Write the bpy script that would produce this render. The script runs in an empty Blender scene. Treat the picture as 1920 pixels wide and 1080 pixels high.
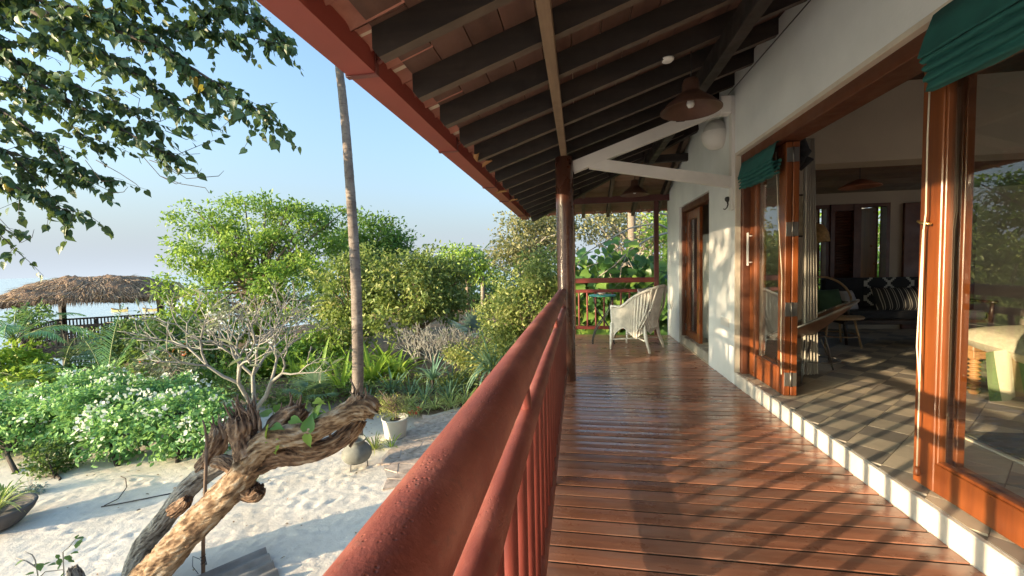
import bpy, math, random
import numpy as np
from math import sin, cos, pi, radians, sqrt, atan2
from mathutils import Vector, Matrix, Quaternion, Euler, noise as mnoise

random.seed(7)
RNG = np.random.default_rng(7)
SC = bpy.context.scene
COL = SC.collection

# ------------------------------------------------------------------ camera, sky, sun, exposure
F = 770.0
YAW, PITCH, ROLL = radians(9.25), radians(2.86), radians(-1.22)
CAM = Vector((0.0, 0.0, 1.19))
_f = Vector((-sin(YAW) * cos(PITCH), cos(YAW) * cos(PITCH), -sin(PITCH)))
_r0 = Vector((cos(YAW), sin(YAW), 0))
_u0 = _r0.cross(_f)
_r = _r0 * cos(ROLL) + _u0 * sin(ROLL)
_u = -_r0 * sin(ROLL) + _u0 * cos(ROLL)
cam = bpy.data.cameras.new('camera')
cam.sensor_width = 36.0
cam.lens = F / 1920 * 36
cam.clip_start = 0.05
cam.clip_end = 20000
camo = bpy.data.objects.new('camera', cam)
COL.objects.link(camo)
m = Matrix((_r, _u, -_f)).transposed().to_4x4()
m.translation = CAM
camo.matrix_world = m
SC.camera = camo

SUN_AZ = radians(217.4)      # direction to the sun, counter-clockwise from +X
SUN_EL = radians(10.2)
SKY_STRENGTH = 0.092
WB = (0.80, 1.04, 1.17)
HAZE_COL = (1.33, 1.50, 1.70)
HAZE_FALL = 4.4
HAZE_AMT = 0.92
world = bpy.data.worlds.new('World')
SC.world = world
world.use_nodes = True
wn = world.node_tree
sky = wn.nodes.new('ShaderNodeTexSky')
sky.sky_type = 'NISHITA'
sky.sun_disc = False
sky.sun_elevation = radians(11)
sky.sun_rotation = pi / 2 - SUN_AZ
sky.altitude = 0
sky.air_density = 1.0
sky.dust_density = 7
sky.ozone_density = 1.6
# white balance of the low warm sky, and the pale sea haze that sits along the whole horizon
bg = wn.nodes['Background']
_tc = wn.nodes.new('ShaderNodeTexCoord'); _sx = wn.nodes.new('ShaderNodeSeparateXYZ')
wn.links.new(_tc.outputs['Generated'], _sx.inputs[0])
def _wm(op, a, b):
    n = wn.nodes.new('ShaderNodeMath'); n.operation = op
    for i, q in enumerate((a, b)):
        if isinstance(q, (int, float)): n.inputs[i].default_value = q
        else: wn.links.new(q, n.inputs[i])
    return n.outputs[0]
_hz = _wm('POWER', 2.718, _wm('MULTIPLY', _wm('ABSOLUTE', _sx.outputs['Z'], 0), -HAZE_FALL))
_hz = _wm('MULTIPLY', _hz, HAZE_AMT)
_wb = wn.nodes.new('ShaderNodeMix'); _wb.data_type = 'RGBA'; _wb.blend_type = 'MULTIPLY'; _wb.inputs[0].default_value = 1
wn.links.new(sky.outputs[0], _wb.inputs[6]); _wb.inputs[7].default_value = (*WB, 1)
_mx = wn.nodes.new('ShaderNodeMix'); _mx.data_type = 'RGBA'
wn.links.new(_hz, _mx.inputs[0]); wn.links.new(_wb.outputs[2], _mx.inputs[6]); _mx.inputs[7].default_value = (*HAZE_COL, 1)
wn.links.new(_mx.outputs[2], bg.inputs[0])
bg.inputs[1].default_value = SKY_STRENGTH
sl = bpy.data.lights.new('sun', 'SUN')
sl.energy = 2.0
sl.angle = radians(0.5)
sl.color = (1.0, 0.76, 0.48)
so = bpy.data.objects.new('sun', sl)
COL.objects.link(so)
sd = Vector((cos(SUN_AZ) * cos(SUN_EL), sin(SUN_AZ) * cos(SUN_EL), sin(SUN_EL)))
so.rotation_euler = sd.to_track_quat('Z', 'Y').to_euler()
so.location = (-20, -20, 12)
SC.view_settings.view_transform = 'Standard'
SC.view_settings.look = 'None'
SC.view_settings.gamma = 1
SC.view_settings.use_curve_mapping = False
SC.view_settings.exposure = 2.7
SC.render.engine = 'CYCLES'
SC.cycles.use_denoising = True
SC.cycles.max_bounces = 8
SC.cycles.transparent_max_bounces = 12
SC.cycles.sample_clamp_indirect = 6

# ------------------------------------------------------------------ pixel -> world helpers
ZG = -1.75
def ray(px, py):
    return _r * ((px - 960) / F) - _u * ((py - 540) / F) + _f
def A(px, py, d):
    return CAM + ray(px, py) * d
def PZ(px, py, z):
    d = ray(px, py); return CAM + d * ((z - CAM.z) / d.z)
def G(px, py):
    return PZ(px, py, ZG)
def PX(px, py, x):
    d = ray(px, py); return CAM + d * ((x - CAM.x) / d.x)
def PY(px, py, y):
    d = ray(px, py); return CAM + d * ((y - CAM.y) / d.y)

# ------------------------------------------------------------------ materials
def new_mat(name):
    mt = bpy.data.materials.new(name)
    mt.use_nodes = True
    return mt, mt.node_tree, mt.node_tree.nodes['Principled BSDF']
def _set(p, **k):
    for a, v in k.items():
        p.inputs[a].default_value = v
def ramp(nt, fac, stops):
    r = nt.nodes.new('ShaderNodeValToRGB')
    e = r.color_ramp.elements
    while len(e) < len(stops):
        e.new(0.5)
    for i, (pos, c) in enumerate(stops):
        e[i].position = pos
        e[i].color = (*c, 1)
    nt.links.new(fac, r.inputs[0])
    return r.outputs[0]
def noise(nt, vec, scale, detail=4, rough=0.55):
    n = nt.nodes.new('ShaderNodeTexNoise')
    n.inputs['Scale'].default_value = scale
    n.inputs['Detail'].default_value = detail
    n.inputs['Roughness'].default_value = rough
    if vec is not None:
        nt.links.new(vec, n.inputs['Vector'])
    return n.outputs[0]
def vec_of(nt, scale=(1, 1, 1), rnd=True):
    tc = nt.nodes.new('ShaderNodeTexCoord')
    mp = nt.nodes.new('ShaderNodeMapping')
    mp.inputs['Scale'].default_value = scale
    nt.links.new(tc.outputs['Object'], mp.inputs['Vector'])
    if rnd:
        oi = nt.nodes.new('ShaderNodeObjectInfo')
        mu = nt.nodes.new('ShaderNodeMath'); mu.operation = 'MULTIPLY'; mu.inputs[1].default_value = 57.0
        nt.links.new(oi.outputs['Random'], mu.inputs[0])
        nt.links.new(mu.outputs[0], mp.inputs['Location'])
    return mp.outputs[0]
def bump(nt, p, h, strength=0.3, dist=0.01):
    b = nt.nodes.new('ShaderNodeBump')
    b.inputs['Strength'].default_value = strength
    b.inputs['Distance'].default_value = dist
    nt.links.new(h, b.inputs['Height'])
    nt.links.new(b.outputs[0], p.inputs['Normal'])
    return b
def mixc(nt, a, b, fac, mode='MIX'):
    n = nt.nodes.new('ShaderNodeMix'); n.data_type = 'RGBA'; n.blend_type = mode
    for sock, v in ((n.inputs[6], a), (n.inputs[7], b)):
        if isinstance(v, tuple): sock.default_value = (*v, 1)
        else: nt.links.new(v, sock)
    if isinstance(fac, float): n.inputs[0].default_value = fac
    else: nt.links.new(fac, n.inputs[0])
    return n.outputs[2]
def plain(name, c, rough=0.6, var=0.25, scale=6, bs=0.15, bd=0.004, bscale=60, metallic=0.0, rnd=True, coat=0.0):
    mt, nt, p = new_mat(name)
    v = vec_of(nt, rnd=rnd)
    n = noise(nt, v, scale, 5)
    lo = tuple(x * (1 - var) for x in c); hi = tuple(min(1, x * (1 + var)) for x in c)
    nt.links.new(ramp(nt, n, [(0.3, lo), (0.7, hi)]), p.inputs['Base Color'])
    _set(p, Roughness=rough, Metallic=metallic)
    p.inputs['Coat Weight'].default_value = coat
    p.inputs['Coat Roughness'].default_value = 0.15
    if bs > 0:
        bump(nt, p, noise(nt, v, bscale, 4), bs, bd)
    return mt
def wood(name, c1, c2, axis=0, rough=0.4, coat=0.0, grain=14, ovar=0.3, bs=0.2):
    """grain stretched along the axis; each object its own tone"""
    mt, nt, p = new_mat(name)
    s = [grain, grain, grain]; s[axis] = grain * 0.06
    v = vec_of(nt, tuple(s))
    n1 = noise(nt, v, 1.0, 6, 0.65)
    col = ramp(nt, n1, [(0.3, c1), (0.72, c2)])
    oi = nt.nodes.new('ShaderNodeObjectInfo')
    mr = nt.nodes.new('ShaderNodeMapRange')
    mr.inputs[3].default_value = 1 - ovar; mr.inputs[4].default_value = 1 + ovar
    nt.links.new(oi.outputs['Random'], mr.inputs[0])
    cm = nt.nodes.new('ShaderNodeVectorMath'); cm.operation = 'SCALE'
    nt.links.new(col, cm.inputs[0]); nt.links.new(mr.outputs[0], cm.inputs['Scale'])
    nt.links.new(cm.outputs[0], p.inputs['Base Color'])
    v2 = vec_of(nt, (1, 1, 1))
    n2 = noise(nt, v2, 7, 5, 0.6)
    rr = nt.nodes.new('ShaderNodeMapRange')
    rr.inputs[1].default_value = 0.3; rr.inputs[2].default_value = 0.7
    rr.inputs[3].default_value = rough * 0.75; rr.inputs[4].default_value = rough * 1.35
    nt.links.new(n2, rr.inputs[0]); nt.links.new(rr.outputs[0], p.inputs['Roughness'])
    p.inputs['Coat Weight'].default_value = coat
    p.inputs['Coat Roughness'].default_value = 0.12
    bump(nt, p, n1, bs, 0.002)
    return mt
def leafmat(name, dark, mid, light, trans=0.35, rough=0.45):
    mt, nt, p = new_mat(name)
    at = nt.nodes.new('ShaderNodeAttribute'); at.attribute_name = 'tint'
    oi = nt.nodes.new('ShaderNodeObjectInfo')
    ad = nt.nodes.new('ShaderNodeMath'); ad.operation = 'ADD'
    ml = nt.nodes.new('ShaderNodeMath'); ml.operation = 'MULTIPLY_ADD'; ml.inputs[1].default_value = 0.3; ml.inputs[2].default_value = -0.15
    nt.links.new(oi.outputs['Random'], ml.inputs[0])
    nt.links.new(at.outputs['Fac'], ad.inputs[0]); nt.links.new(ml.outputs[0], ad.inputs[1])
    c = ramp(nt, ad.outputs[0], [(0.0, dark), (0.5, mid), (1.0, light)])
    nt.links.new(c, p.inputs['Base Color'])
    _set(p, Roughness=rough)
    p.inputs['Specular IOR Level'].default_value = 0.35
    tr = nt.nodes.new('ShaderNodeBsdfTranslucent')
    g = mixc(nt, c, (0.55, 0.75, 0.12), 0.25)
    nt.links.new(g, tr.inputs[0])
    mx = nt.nodes.new('ShaderNodeMixShader'); mx.inputs[0].default_value = trans
    nt.links.new(p.outputs[0], mx.inputs[1]); nt.links.new(tr.outputs[0], mx.inputs[2])
    nt.links.new(mx.outputs[0], nt.nodes['Material Output'].inputs[0])
    return mt

MT = {}
# ------------------------------------------------------------------ mesh builder
class MB:
    def __init__(s):
        s.v = []; s.f = []; s.sm = []
    def add(s, vs, fs, smooth=False):
        b = len(s.v)
        s.v.extend([tuple(v) for v in vs])
        s.f.extend([tuple(i + b for i in f) for f in fs])
        s.sm.extend([smooth] * len(fs))
        return s
    def box(s, lo, hi, bev=0.0):
        x0, y0, z0 = lo; x1, y1, z1 = hi
        if bev <= 0:
            vs = [(x, y, z) for z in (z0, z1) for y in (y0, y1) for x in (x0, x1)]
            fs = [(0, 2, 3, 1), (4, 5, 7, 6), (0, 1, 5, 4), (2, 6, 7, 3), (0, 4, 6, 2), (1, 3, 7, 5)]
            return s.add(vs, fs)
        b = min(bev, (x1 - x0) / 2.01, (y1 - y0) / 2.01, (z1 - z0) / 2.01)
        vs = []; idx = {}
        for i, x in enumerate((x0, x1)):
            for j, y in enumerate((y0, y1)):
                for k, z in enumerate((z0, z1)):
                    sx = b if i == 0 else -b; sy = b if j == 0 else -b; sz = b if k == 0 else -b
                    idx[(i, j, k, 0)] = len(vs); vs.append((x, y + sy, z + sz))
                    idx[(i, j, k, 1)] = len(vs); vs.append((x + sx, y, z + sz))
                    idx[(i, j, k, 2)] = len(vs); vs.append((x + sx, y + sy, z))
        fs = []
        for i in (0, 1):
            q = [idx[(i, 0, 0, 0)], idx[(i, 1, 0, 0)], idx[(i, 1, 1, 0)], idx[(i, 0, 1, 0)]]
            fs.append(q if i else q[::-1])
            q = [idx[(0, i, 0, 1)], idx[(0, i, 1, 1)], idx[(1, i, 1, 1)], idx[(1, i, 0, 1)]]
            fs.append(q if i else q[::-1])
            q = [idx[(0, 0, i, 2)], idx[(1, 0, i, 2)], idx[(1, 1, i, 2)], idx[(0, 1, i, 2)]]
            fs.append(q if i else q[::-1])
        for a in (0, 1):
            for c in (0, 1):
                fs.append([idx[(a, c, 0, 0)], idx[(a, c, 0, 1)], idx[(a, c, 1, 1)], idx[(a, c, 1, 0)]])
                fs.append([idx[(a, 0, c, 0)], idx[(a, 0, c, 2)], idx[(a, 1, c, 2)], idx[(a, 1, c, 0)]])
                fs.append([idx[(0, a, c, 1)], idx[(0, a, c, 2)], idx[(1, a, c, 2)], idx[(1, a, c, 1)]])
        for k in [(i, j, l) for i in (0, 1) for j in (0, 1) for l in (0, 1)]:
            fs.append([idx[(*k, 0)], idx[(*k, 1)], idx[(*k, 2)]])
        return s.add(vs, fs)
    def beam(s, p, q, w, h, up=(0, 0, 1), bev=0.0):
        """box section w x h from p to q (axis through the centre)"""
        p = Vector(p); q = Vector(q); d = (q - p); L = d.length; d.normalize()
        sx = d.cross(Vector(up)).normalized(); uz = sx.cross(d)
        t = MB().box((-w / 2, 0, -h / 2), (w / 2, L, h / 2), bev)
        return s.add([p + sx * v[0] + d * v[1] + uz * v[2] for v in t.v], t.f)
    def tube(s, pts, rad, n=8, cap=True, smooth=True, rings=None):
        pts = [Vector(p) for p in pts]
        if not hasattr(rad, '__len__'): rad = [rad] * len(pts)
        vs = []; fs = []
        t = (pts[1] - pts[0]).normalized()
        ref = Vector((0, 0, 1)) if abs(t.z) < 0.9 else Vector((1, 0, 0))
        x = t.cross(ref).normalized()
        for i, p in enumerate(pts):
            if i == 0: tt = pts[1] - pts[0]
            elif i == len(pts) - 1: tt = pts[-1] - pts[-2]
            else: tt = pts[i + 1] - pts[i - 1]
            tt.normalize()
            x = (x - tt * x.dot(tt)).normalized(); y = tt.cross(x)
            for k in range(n):
                a = 2 * pi * k / n
                vs.append(p + (x * cos(a) + y * sin(a)) * rad[i])
        for i in range(len(pts) - 1):
            for k in range(n):
                a = i * n + k; b = i * n + (k + 1) % n
                fs.append((a, b, b + n, a + n))
        s.add(vs, fs, smooth)
        if cap:
            b = len(s.v) - len(vs)
            s.f.append(tuple(b + k for k in range(n))[::-1]); s.sm.append(False)
            s.f.append(tuple(b + (len(pts) - 1) * n + k for k in range(n))); s.sm.append(False)
        return s
    def lathe(s, prof, c=(0, 0, 0), n=20, smooth=True, sx=1.0, sy=1.0):
        c = Vector(c); vs = []; fs = []
        for r, z in prof:
            for k in range(n):
                a = 2 * pi * k / n
                vs.append((c.x + r * cos(a) * sx, c.y + r * sin(a) * sy, c.z + z))
        for i in range(len(prof) - 1):
            for k in range(n):
                a = i * n + k; b = i * n + (k + 1) % n
                fs.append((a, b, b + n, a + n))
        return s.add(vs, fs, smooth)
    def prism(s, poly, z0, z1):
        n = len(poly)
        vs = [(x, y, z0) for x, y in poly] + [(x, y, z1) for x, y in poly]
        fs = [tuple(range(n))[::-1], tuple(range(n, 2 * n))] + [(i, (i + 1) % n, n + (i + 1) % n, n + i) for i in range(n)]
        return s.add(vs, fs)
    def extr(s, prof, axis, a0, a1, smooth=False):
        """closed profile (u,v) extruded along the axis: x -> (y,z) profile, y -> (x,z)"""
        n = len(prof)
        def P(u, v, a): return (a, u, v) if axis == 'x' else (u, a, v)
        vs = [P(u, v, a0) for u, v in prof] + [P(u, v, a1) for u, v in prof]
        fs = [(i, (i + 1) % n, n + (i + 1) % n, n + i) for i in range(n)]
        s.add(vs, fs, smooth)
        b = len(s.v) - 2 * n
        s.f.append(tuple(b + i for i in range(n))[::-1]); s.f.append(tuple(b + n + i for i in range(n))); s.sm += [False, False]
        return s
    def grid(s, P, smooth=True):
        """P: list of rows of points"""
        nr = len(P); nc = len(P[0])
        vs = [p for row in P for p in row]
        fs = [(i * nc + j, i * nc + j + 1, (i + 1) * nc + j + 1, (i + 1) * nc + j) for i in range(nr - 1) for j in range(nc - 1)]
        return s.add(vs, fs, smooth)
    def mesh(s, name, org=(0, 0, 0)):
        me = bpy.data.meshes.new(name)
        o = Vector(org)
        me.from_pydata([tuple(Vector(v) - o) for v in s.v], [], s.f)
        me.polygons.foreach_set('use_smooth', s.sm)
        me.update()
        return me

WORLD = {}
def _fin(o, parent, loc):
    COL.objects.link(o)
    loc = Vector(loc)
    WORLD[o.name] = loc
    if parent is not None:
        o.parent = parent
        o.location = loc - WORLD[parent.name]
    else:
        o.location = loc
def thing(name, label, cat, loc, group=None, rotz=0.0):
    o = bpy.data.objects.new(name, None)
    o.empty_display_size = 0.1
    _fin(o, None, loc)
    o.rotation_euler = (0, 0, rotz)
    o['label'] = label; o['category'] = cat
    if group: o['group'] = group
    return o
def tag(o, label, cat, group=None):
    o['label'] = label; o['category'] = cat
    if group: o['group'] = group
    return o
def part(name, mb, mat, parent=None, org=None, local=False):
    """link a mesh built in world coordinates (local=True: in its parent's own coordinates)"""
    if local:
        me = mb.mesh(name)
        me.materials.append(mat)
        o = bpy.data.objects.new(name, me)
        COL.objects.link(o); o.parent = parent
        WORLD[o.name] = WORLD[parent.name].copy()
        return o
    if org is None:
        if parent is not None: org = WORLD[parent.name]
        else:
            xs = np.array(mb.v, dtype=float)
            org = (xs[:, 0].mean(), xs[:, 1].mean(), xs[:, 2].min())
    me = mb.mesh(name, org)
    if mat is not None: me.materials.append(mat)
    if hasattr(mb, 'grain') and len(mb.grain) == len(mb.v):
        me.attributes.new('grain', 'FLOAT', 'POINT').data.foreach_set('value', mb.grain)
    o = bpy.data.objects.new(name, me)
    _fin(o, parent, org)
    return o
def inst(name, me, parent, loc, rot=None, scale=None):
    """another object that shares a mesh; loc in world space"""
    o = bpy.data.objects.new(name, me)
    _fin(o, parent, loc)
    if rot is not None:
        if isinstance(rot, Quaternion):
            o.rotation_mode = 'QUATERNION'; o.rotation_quaternion = rot
        else: o.rotation_euler = rot
    if scale is not None: o.scale = (scale,) * 3 if not hasattr(scale, '__len__') else scale
    return o
def struct(name, mb, mat, org=(0, 0, 0)):
    o = part(name, mb, mat, None, org)
    o['kind'] = 'structure'
    return o
def copy_thing(src, loc, rotz, label):
    def cp(o, par):
        c = o.copy(); COL.objects.link(c)
        if par is not None: c.parent = par
        for ch in list(o.children): cp(ch, c)
        return c
    kids = list(src.children)
    r = cp(src, None)
    r.location = loc; r.rotation_euler = (0, 0, rotz)
    WORLD[r.name] = Vector(loc)
    r['label'] = label
    return r

# ------------------------------------------------------------------ leaves (numpy)
SHAPES = {
    'quad': (np.array([(0, 0, 0), (.5, .45, .1), (0, 1, -.05), (-.5, .45, .1)]), [(0, 1, 2), (0, 2, 3)]),
    'oval': (np.array([(0, 0, 0), (.42, .28, .08), (.38, .68, .06), (0, 1, -.08), (-.38, .68, .06), (-.42, .28, .08)]), [(0, 1, 2, 3), (0, 3, 4, 5)]),
    'heart': (np.array([(0, 0, 0), (.27, -.1, .05), (.5, .14, .1), (.44, .46, .08), (.16, .8, 0), (0, 1.08, -.1), (-.16, .8, 0), (-.44, .46, .08), (-.5, .14, .1), (-.27, -.1, .05), (0, .5, 0)]),
              [(0, 1, 2, 10), (10, 2, 3), (10, 3, 4, 5), (0, 10, 8, 9), (10, 7, 8), (10, 5, 6, 7)]),
    'blade': (np.array([(-.5, 0, 0), (.5, 0, 0), (.45, .5, .03), (-.45, .5, .03), (0, 1, -.06)]), [(0, 1, 2, 3), (3, 2, 4)]),
}
def norm(a):
    return a / np.maximum(np.linalg.norm(a, axis=1, keepdims=True), 1e-9)
def leaf_arrays(P, Ax, Nm, L, W, shape):
    T, FS = SHAPES[shape]
    n = len(P)
    a = norm(Ax); s = norm(np.cross(a, Nm)); nn = np.cross(s, a)
    L = np.broadcast_to(L, (n,)); W = np.broadcast_to(W, (n,))
    V = (P[:, None, :] + T[None, :, 0, None] * (W[:, None, None] * s[:, None, :])
         + T[None, :, 1, None] * (L[:, None, None] * a[:, None, :])
         + T[None, :, 2, None] * (L[:, None, None] * nn[:, None, :]))
    return V.reshape(-1, 3), FS, len(T)
def mesh_np(name, V, faces_t, k, n, tint):
    """n copies of a template with k vertices"""
    me = bpy.data.meshes.new(name)
    me.vertices.add(len(V)); me.vertices.foreach_set('co', np.ascontiguousarray(V, dtype=np.float32).ravel())
    sizes = [len(f) for f in faces_t]
    flat = np.concatenate([np.array(f) for f in faces_t])
    loops = (flat[None, :] + (np.arange(n) * k)[:, None]).ravel().astype(np.int32)
    tot = np.tile(np.array(sizes), n)
    start = np.concatenate([[0], np.cumsum(tot)[:-1]]).astype(np.int32)
    me.loops.add(len(loops)); me.loops.foreach_set('vertex_index', loops)
    me.polygons.add(len(tot)); me.polygons.foreach_set('loop_start', start)
    me.polygons.foreach_set('use_smooth', np.ones(len(tot), dtype=bool))
    at = me.attributes.new('tint', 'FLOAT', 'POINT')
    at.data.foreach_set('value', np.repeat(np.broadcast_to(tint, (n,)), k).astype(np.float32))
    me.update(calc_edges=True)
    return me
def foliage(name, parent, P, Ax, Nm, L, W, tint, mat, shape='quad', stuff=True, org=None):
    P = np.asarray(P, dtype=float)
    if org is None: org = np.array(WORLD[parent.name]) if parent is not None else P.mean(0)
    V, FS, k = leaf_arrays(P - np.array(org), np.asarray(Ax, float), np.asarray(Nm, float), L, W, shape)
    me = mesh_np(name, V, FS, k, len(P), tint)
    me.materials.append(mat)
    o = bpy.data.objects.new(name, me)
    _fin(o, parent, org)
    if stuff: o['kind'] = 'stuff'
    return o
def single_leaf(name, mat, L, W, shape, tint=0.5, bend=0.0):
    V, FS, k = leaf_arrays(np.zeros((1, 3)), np.array([[0, 1., 0]]), np.array([[0, 0, 1.]]), L, W, shape)
    if bend: V[:, 2] -= bend * (V[:, 1] / L) ** 2 * L
    me = mesh_np(name, V, FS, k, 1, tint)
    me.materials.append(mat)
    return me
def strap_mesh(name, mat, L, W, droop, n=6, tint=0.5, keel=0.25):
    """an arching strap leaf: starts upwards along +Y/+Z and bends over"""
    vs = []; fs = []
    for i in range(n + 1):
        t = i / n
        y = L * (t * 0.75 + 0.0); z = L * (0.75 * t - droop * t * t)
        w = W * (0.7 + 0.6 * t) * (1 - t ** 2.2) + 0.001
        kk = keel * w
        vs += [(-w / 2, y * 0.8, z + kk), (0, y * 0.8, z), (w / 2, y * 0.8, z + kk)]
    for i in range(n):
        b = i * 3
        fs += [(b, b + 1, b + 4, b + 3), (b + 1, b + 2, b + 5, b + 4)]
    mb = MB().add(vs, fs, True)
    me = mb.mesh(name)
    at = me.attributes.new('tint', 'FLOAT', 'POINT')
    at.data.foreach_set('value', [tint] * len(vs))
    me.materials.append(mat)
    return me

# ------------------------------------------------------------------ material set
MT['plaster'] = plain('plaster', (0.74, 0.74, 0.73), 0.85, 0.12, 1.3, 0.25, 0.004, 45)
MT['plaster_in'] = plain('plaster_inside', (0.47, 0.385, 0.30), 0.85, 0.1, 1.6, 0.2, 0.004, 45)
MT['white_paint'] = plain('white_paint', (0.68, 0.64, 0.60), 0.5, 0.08, 4, 0.15, 0.002, 40)
MT['deck'] = wood('deck_wood', (0.18, 0.074, 0.046), (0.38, 0.172, 0.108), 0, 0.27, 0.4, 16, 0.28, 0.25)
def deck_wear():
    mt = MT['deck']; nt = mt.node_tree; p = nt.nodes['Principled BSDF']
    old = p.inputs['Base Color'].links[0].from_socket
    v = vec_of(nt, (0.5, 3, 1)); n = noise(nt, v, 2.6, 6, 0.7)
    c = mixc(nt, old, (0.30, 0.20, 0.155), ramp(nt, n, [(0.50, (0, 0, 0)), (0.75, (0.6, 0.6, 0.6))]))
    nt.links.new(c, p.inputs['Base Color'])
    rg = p.inputs['Roughness'].links[0].from_socket
    ad = nt.nodes.new('ShaderNodeMath'); ad.operation = 'ADD'
    nt.links.new(rg, ad.inputs[0]); nt.links.new(ramp(nt, n, [(0.45, (0, 0, 0)), (0.75, (0.16, 0.16, 0.16))]), ad.inputs[1])
    nt.links.new(ad.outputs[0], p.inputs['Roughness'])
deck_wear()
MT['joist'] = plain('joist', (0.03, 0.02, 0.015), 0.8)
MT['teak'] = wood('teak', (0.125, 0.031, 0.009), (0.28, 0.078, 0.018), 2, 0.34, 0.2, 12, 0.12, 0.12)
MT['teak_dark'] = wood('teak_dark', (0.085, 0.026, 0.012), (0.15, 0.05, 0.022), 1, 0.45, 0.1, 12, 0.12, 0.12)
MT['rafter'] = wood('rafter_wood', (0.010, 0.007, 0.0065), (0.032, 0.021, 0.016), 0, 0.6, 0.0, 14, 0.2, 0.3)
MT['rafter_lit_face'] = wood('rafter_wood_lit_face', (0.065, 0.044, 0.032), (0.12, 0.082, 0.058), 0, 0.6, 0.0, 14, 0.2, 0.3)  # lighter copy for rafter undersides: light from below put into the colour
MT['plate'] = wood('plate_wood', (0.16, 0.10, 0.06), (0.26, 0.165, 0.10), 1, 0.6, 0.0, 14, 0.1, 0.3)
MT['soffit'] = wood('soffit_board', (0.085, 0.042, 0.030), (0.145, 0.072, 0.050), 1, 0.65, 0.0, 10, 0.22, 0.25)
MT['lining'] = plain('roof_lining', (0.62, 0.52, 0.40), 0.8)
MT['post'] = wood('dark_post', (0.055, 0.02, 0.013), (0.11, 0.042, 0.024), 2, 0.28, 0.4, 14, 0.1, 0.2)
MT['tile_roof'] = plain('clay_tile', (0.36, 0.15, 0.11), 0.85, 0.3, 5, 0.4, 0.006, 40)
MT['red'] = plain('red_oxide_paint', (0.145, 0.027, 0.02), 0.45, 0.16, 5, 0.25, 0.003, 50)
MT['gutter'] = plain('gutter_paint', (0.27, 0.055, 0.042), 0.5, 0.12, 2.5, 0.1, 0.002, 30)
MT['gutter_dark'] = plain('bracket_paint', (0.16, 0.05, 0.045), 0.5, 0.2, 6)
MT['red_dark'] = plain('dark_red_beam', (0.075, 0.018, 0.015), 0.5, 0.2, 5)
MT['black'] = plain('black_iron', (0.018, 0.018, 0.02), 0.4, 0.2)
MT['steel'] = plain('steel', (0.22, 0.21, 0.195), 0.5, 0.1, 10, 0, metallic=0.9)
MT['teal'] = plain('teal_cloth', (0.018, 0.115, 0.10), 0.9, 0.15, 9, 0.3, 0.002, 300)
MT['cord'] = plain('cord', (0.70, 0.62, 0.48), 0.8, 0.1)
MT['tile_a'] = plain('floor_tile_grey', (0.25, 0.222, 0.19), 0.5, 0.14, 7, 0.1, 0.002, 60)
MT['tile_b'] = plain('floor_tile_buff', (0.46, 0.395, 0.305), 0.5, 0.12, 7, 0.1, 0.002, 60)
MT['grout'] = plain('grout', (0.30, 0.27, 0.23), 0.9)

def rail_paint():
    """thick weathered oxide paint with pits, scabs and paler rubbed patches"""
    mt, nt, p = new_mat('handrail_paint')
    v = vec_of(nt, (1, 1, 1), True)
    vs = vec_of(nt, (1, 0.45, 1), True)
    n1 = noise(nt, vs, 9, 6, 0.62)
    n2 = noise(nt, v, 70, 5, 0.6)
    c = ramp(nt, n1, [(0.28, (0.12, 0.026, 0.020)), (0.5, (0.20, 0.048, 0.034)), (0.72, (0.34, 0.12, 0.088))])
    c2 = mixc(nt, c, (0.15, 0.06, 0.05), ramp(nt, n2, [(0.58, (0, 0, 0)), (0.72, (0.6, 0.6, 0.6))]))
    nt.links.new(c2, p.inputs['Base Color'])
    _set(p, Roughness=0.55)
    vo = nt.nodes.new('ShaderNodeTexVoronoi'); vo.inputs['Scale'].default_value = 150
    nt.links.new(v, vo.inputs['Vector'])
    pit = ramp(nt, vo.outputs['Distance'], [(0.0, (0, 0, 0)), (0.32, (1, 1, 1))])
    msk = ramp(nt, noise(nt, vs, 14, 4, 0.6), [(0.47, (0, 0, 0)), (0.68, (0.9, 0.9, 0.9))])
    pm = mixc(nt, (1.0, 1.0, 1.0), pit, msk)
    b1 = bump(nt, p, n2, 0.35, 0.004)
    b2 = nt.nodes.new('ShaderNodeBump'); b2.inputs['Strength'].default_value = 1.0; b2.inputs['Distance'].default_value = 0.0025
    nt.links.new(pm, b2.inputs['Height']); nt.links.new(b1.outputs[0], b2.inputs['Normal'])
    nt.links.new(b2.outputs[0], p.inputs['Normal'])
    return mt
MT['rail'] = rail_paint()

def glass():
    mt = bpy.data.materials.new('pane_glass'); mt.use_nodes = True
    nt = mt.node_tree; nt.nodes.remove(nt.nodes['Principled BSDF'])
    g = nt.nodes.new('ShaderNodeBsdfGlossy'); g.inputs['Roughness'].default_value = 0.01
    g.inputs['Color'].default_value = (1, 1, 1, 1)
    t = nt.nodes.new('ShaderNodeBsdfTransparent'); t.inputs['Color'].default_value = (0.93, 0.95, 0.94, 1)
    fr = nt.nodes.new('ShaderNodeFresnel'); ge = nt.nodes.new('ShaderNodeNewGeometry'); io = nt.nodes.new('ShaderNodeMapRange')
    io.inputs[3].default_value = 1.72; io.inputs[4].default_value = 1 / 1.72        # same reflectance from either face of the pane
    nt.links.new(ge.outputs['Backfacing'], io.inputs[0]); nt.links.new(io.outputs[0], fr.inputs['IOR'])
    mx = nt.nodes.new('ShaderNodeMixShader')
    nt.links.new(fr.outputs[0], mx.inputs[0]); nt.links.new(t.outputs[0], mx.inputs[1]); nt.links.new(g.outputs[0], mx.inputs[2])
    nt.links.new(mx.outputs[0], nt.nodes['Material Output'].inputs[0])
    return mt
MT['glass'] = glass()

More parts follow.
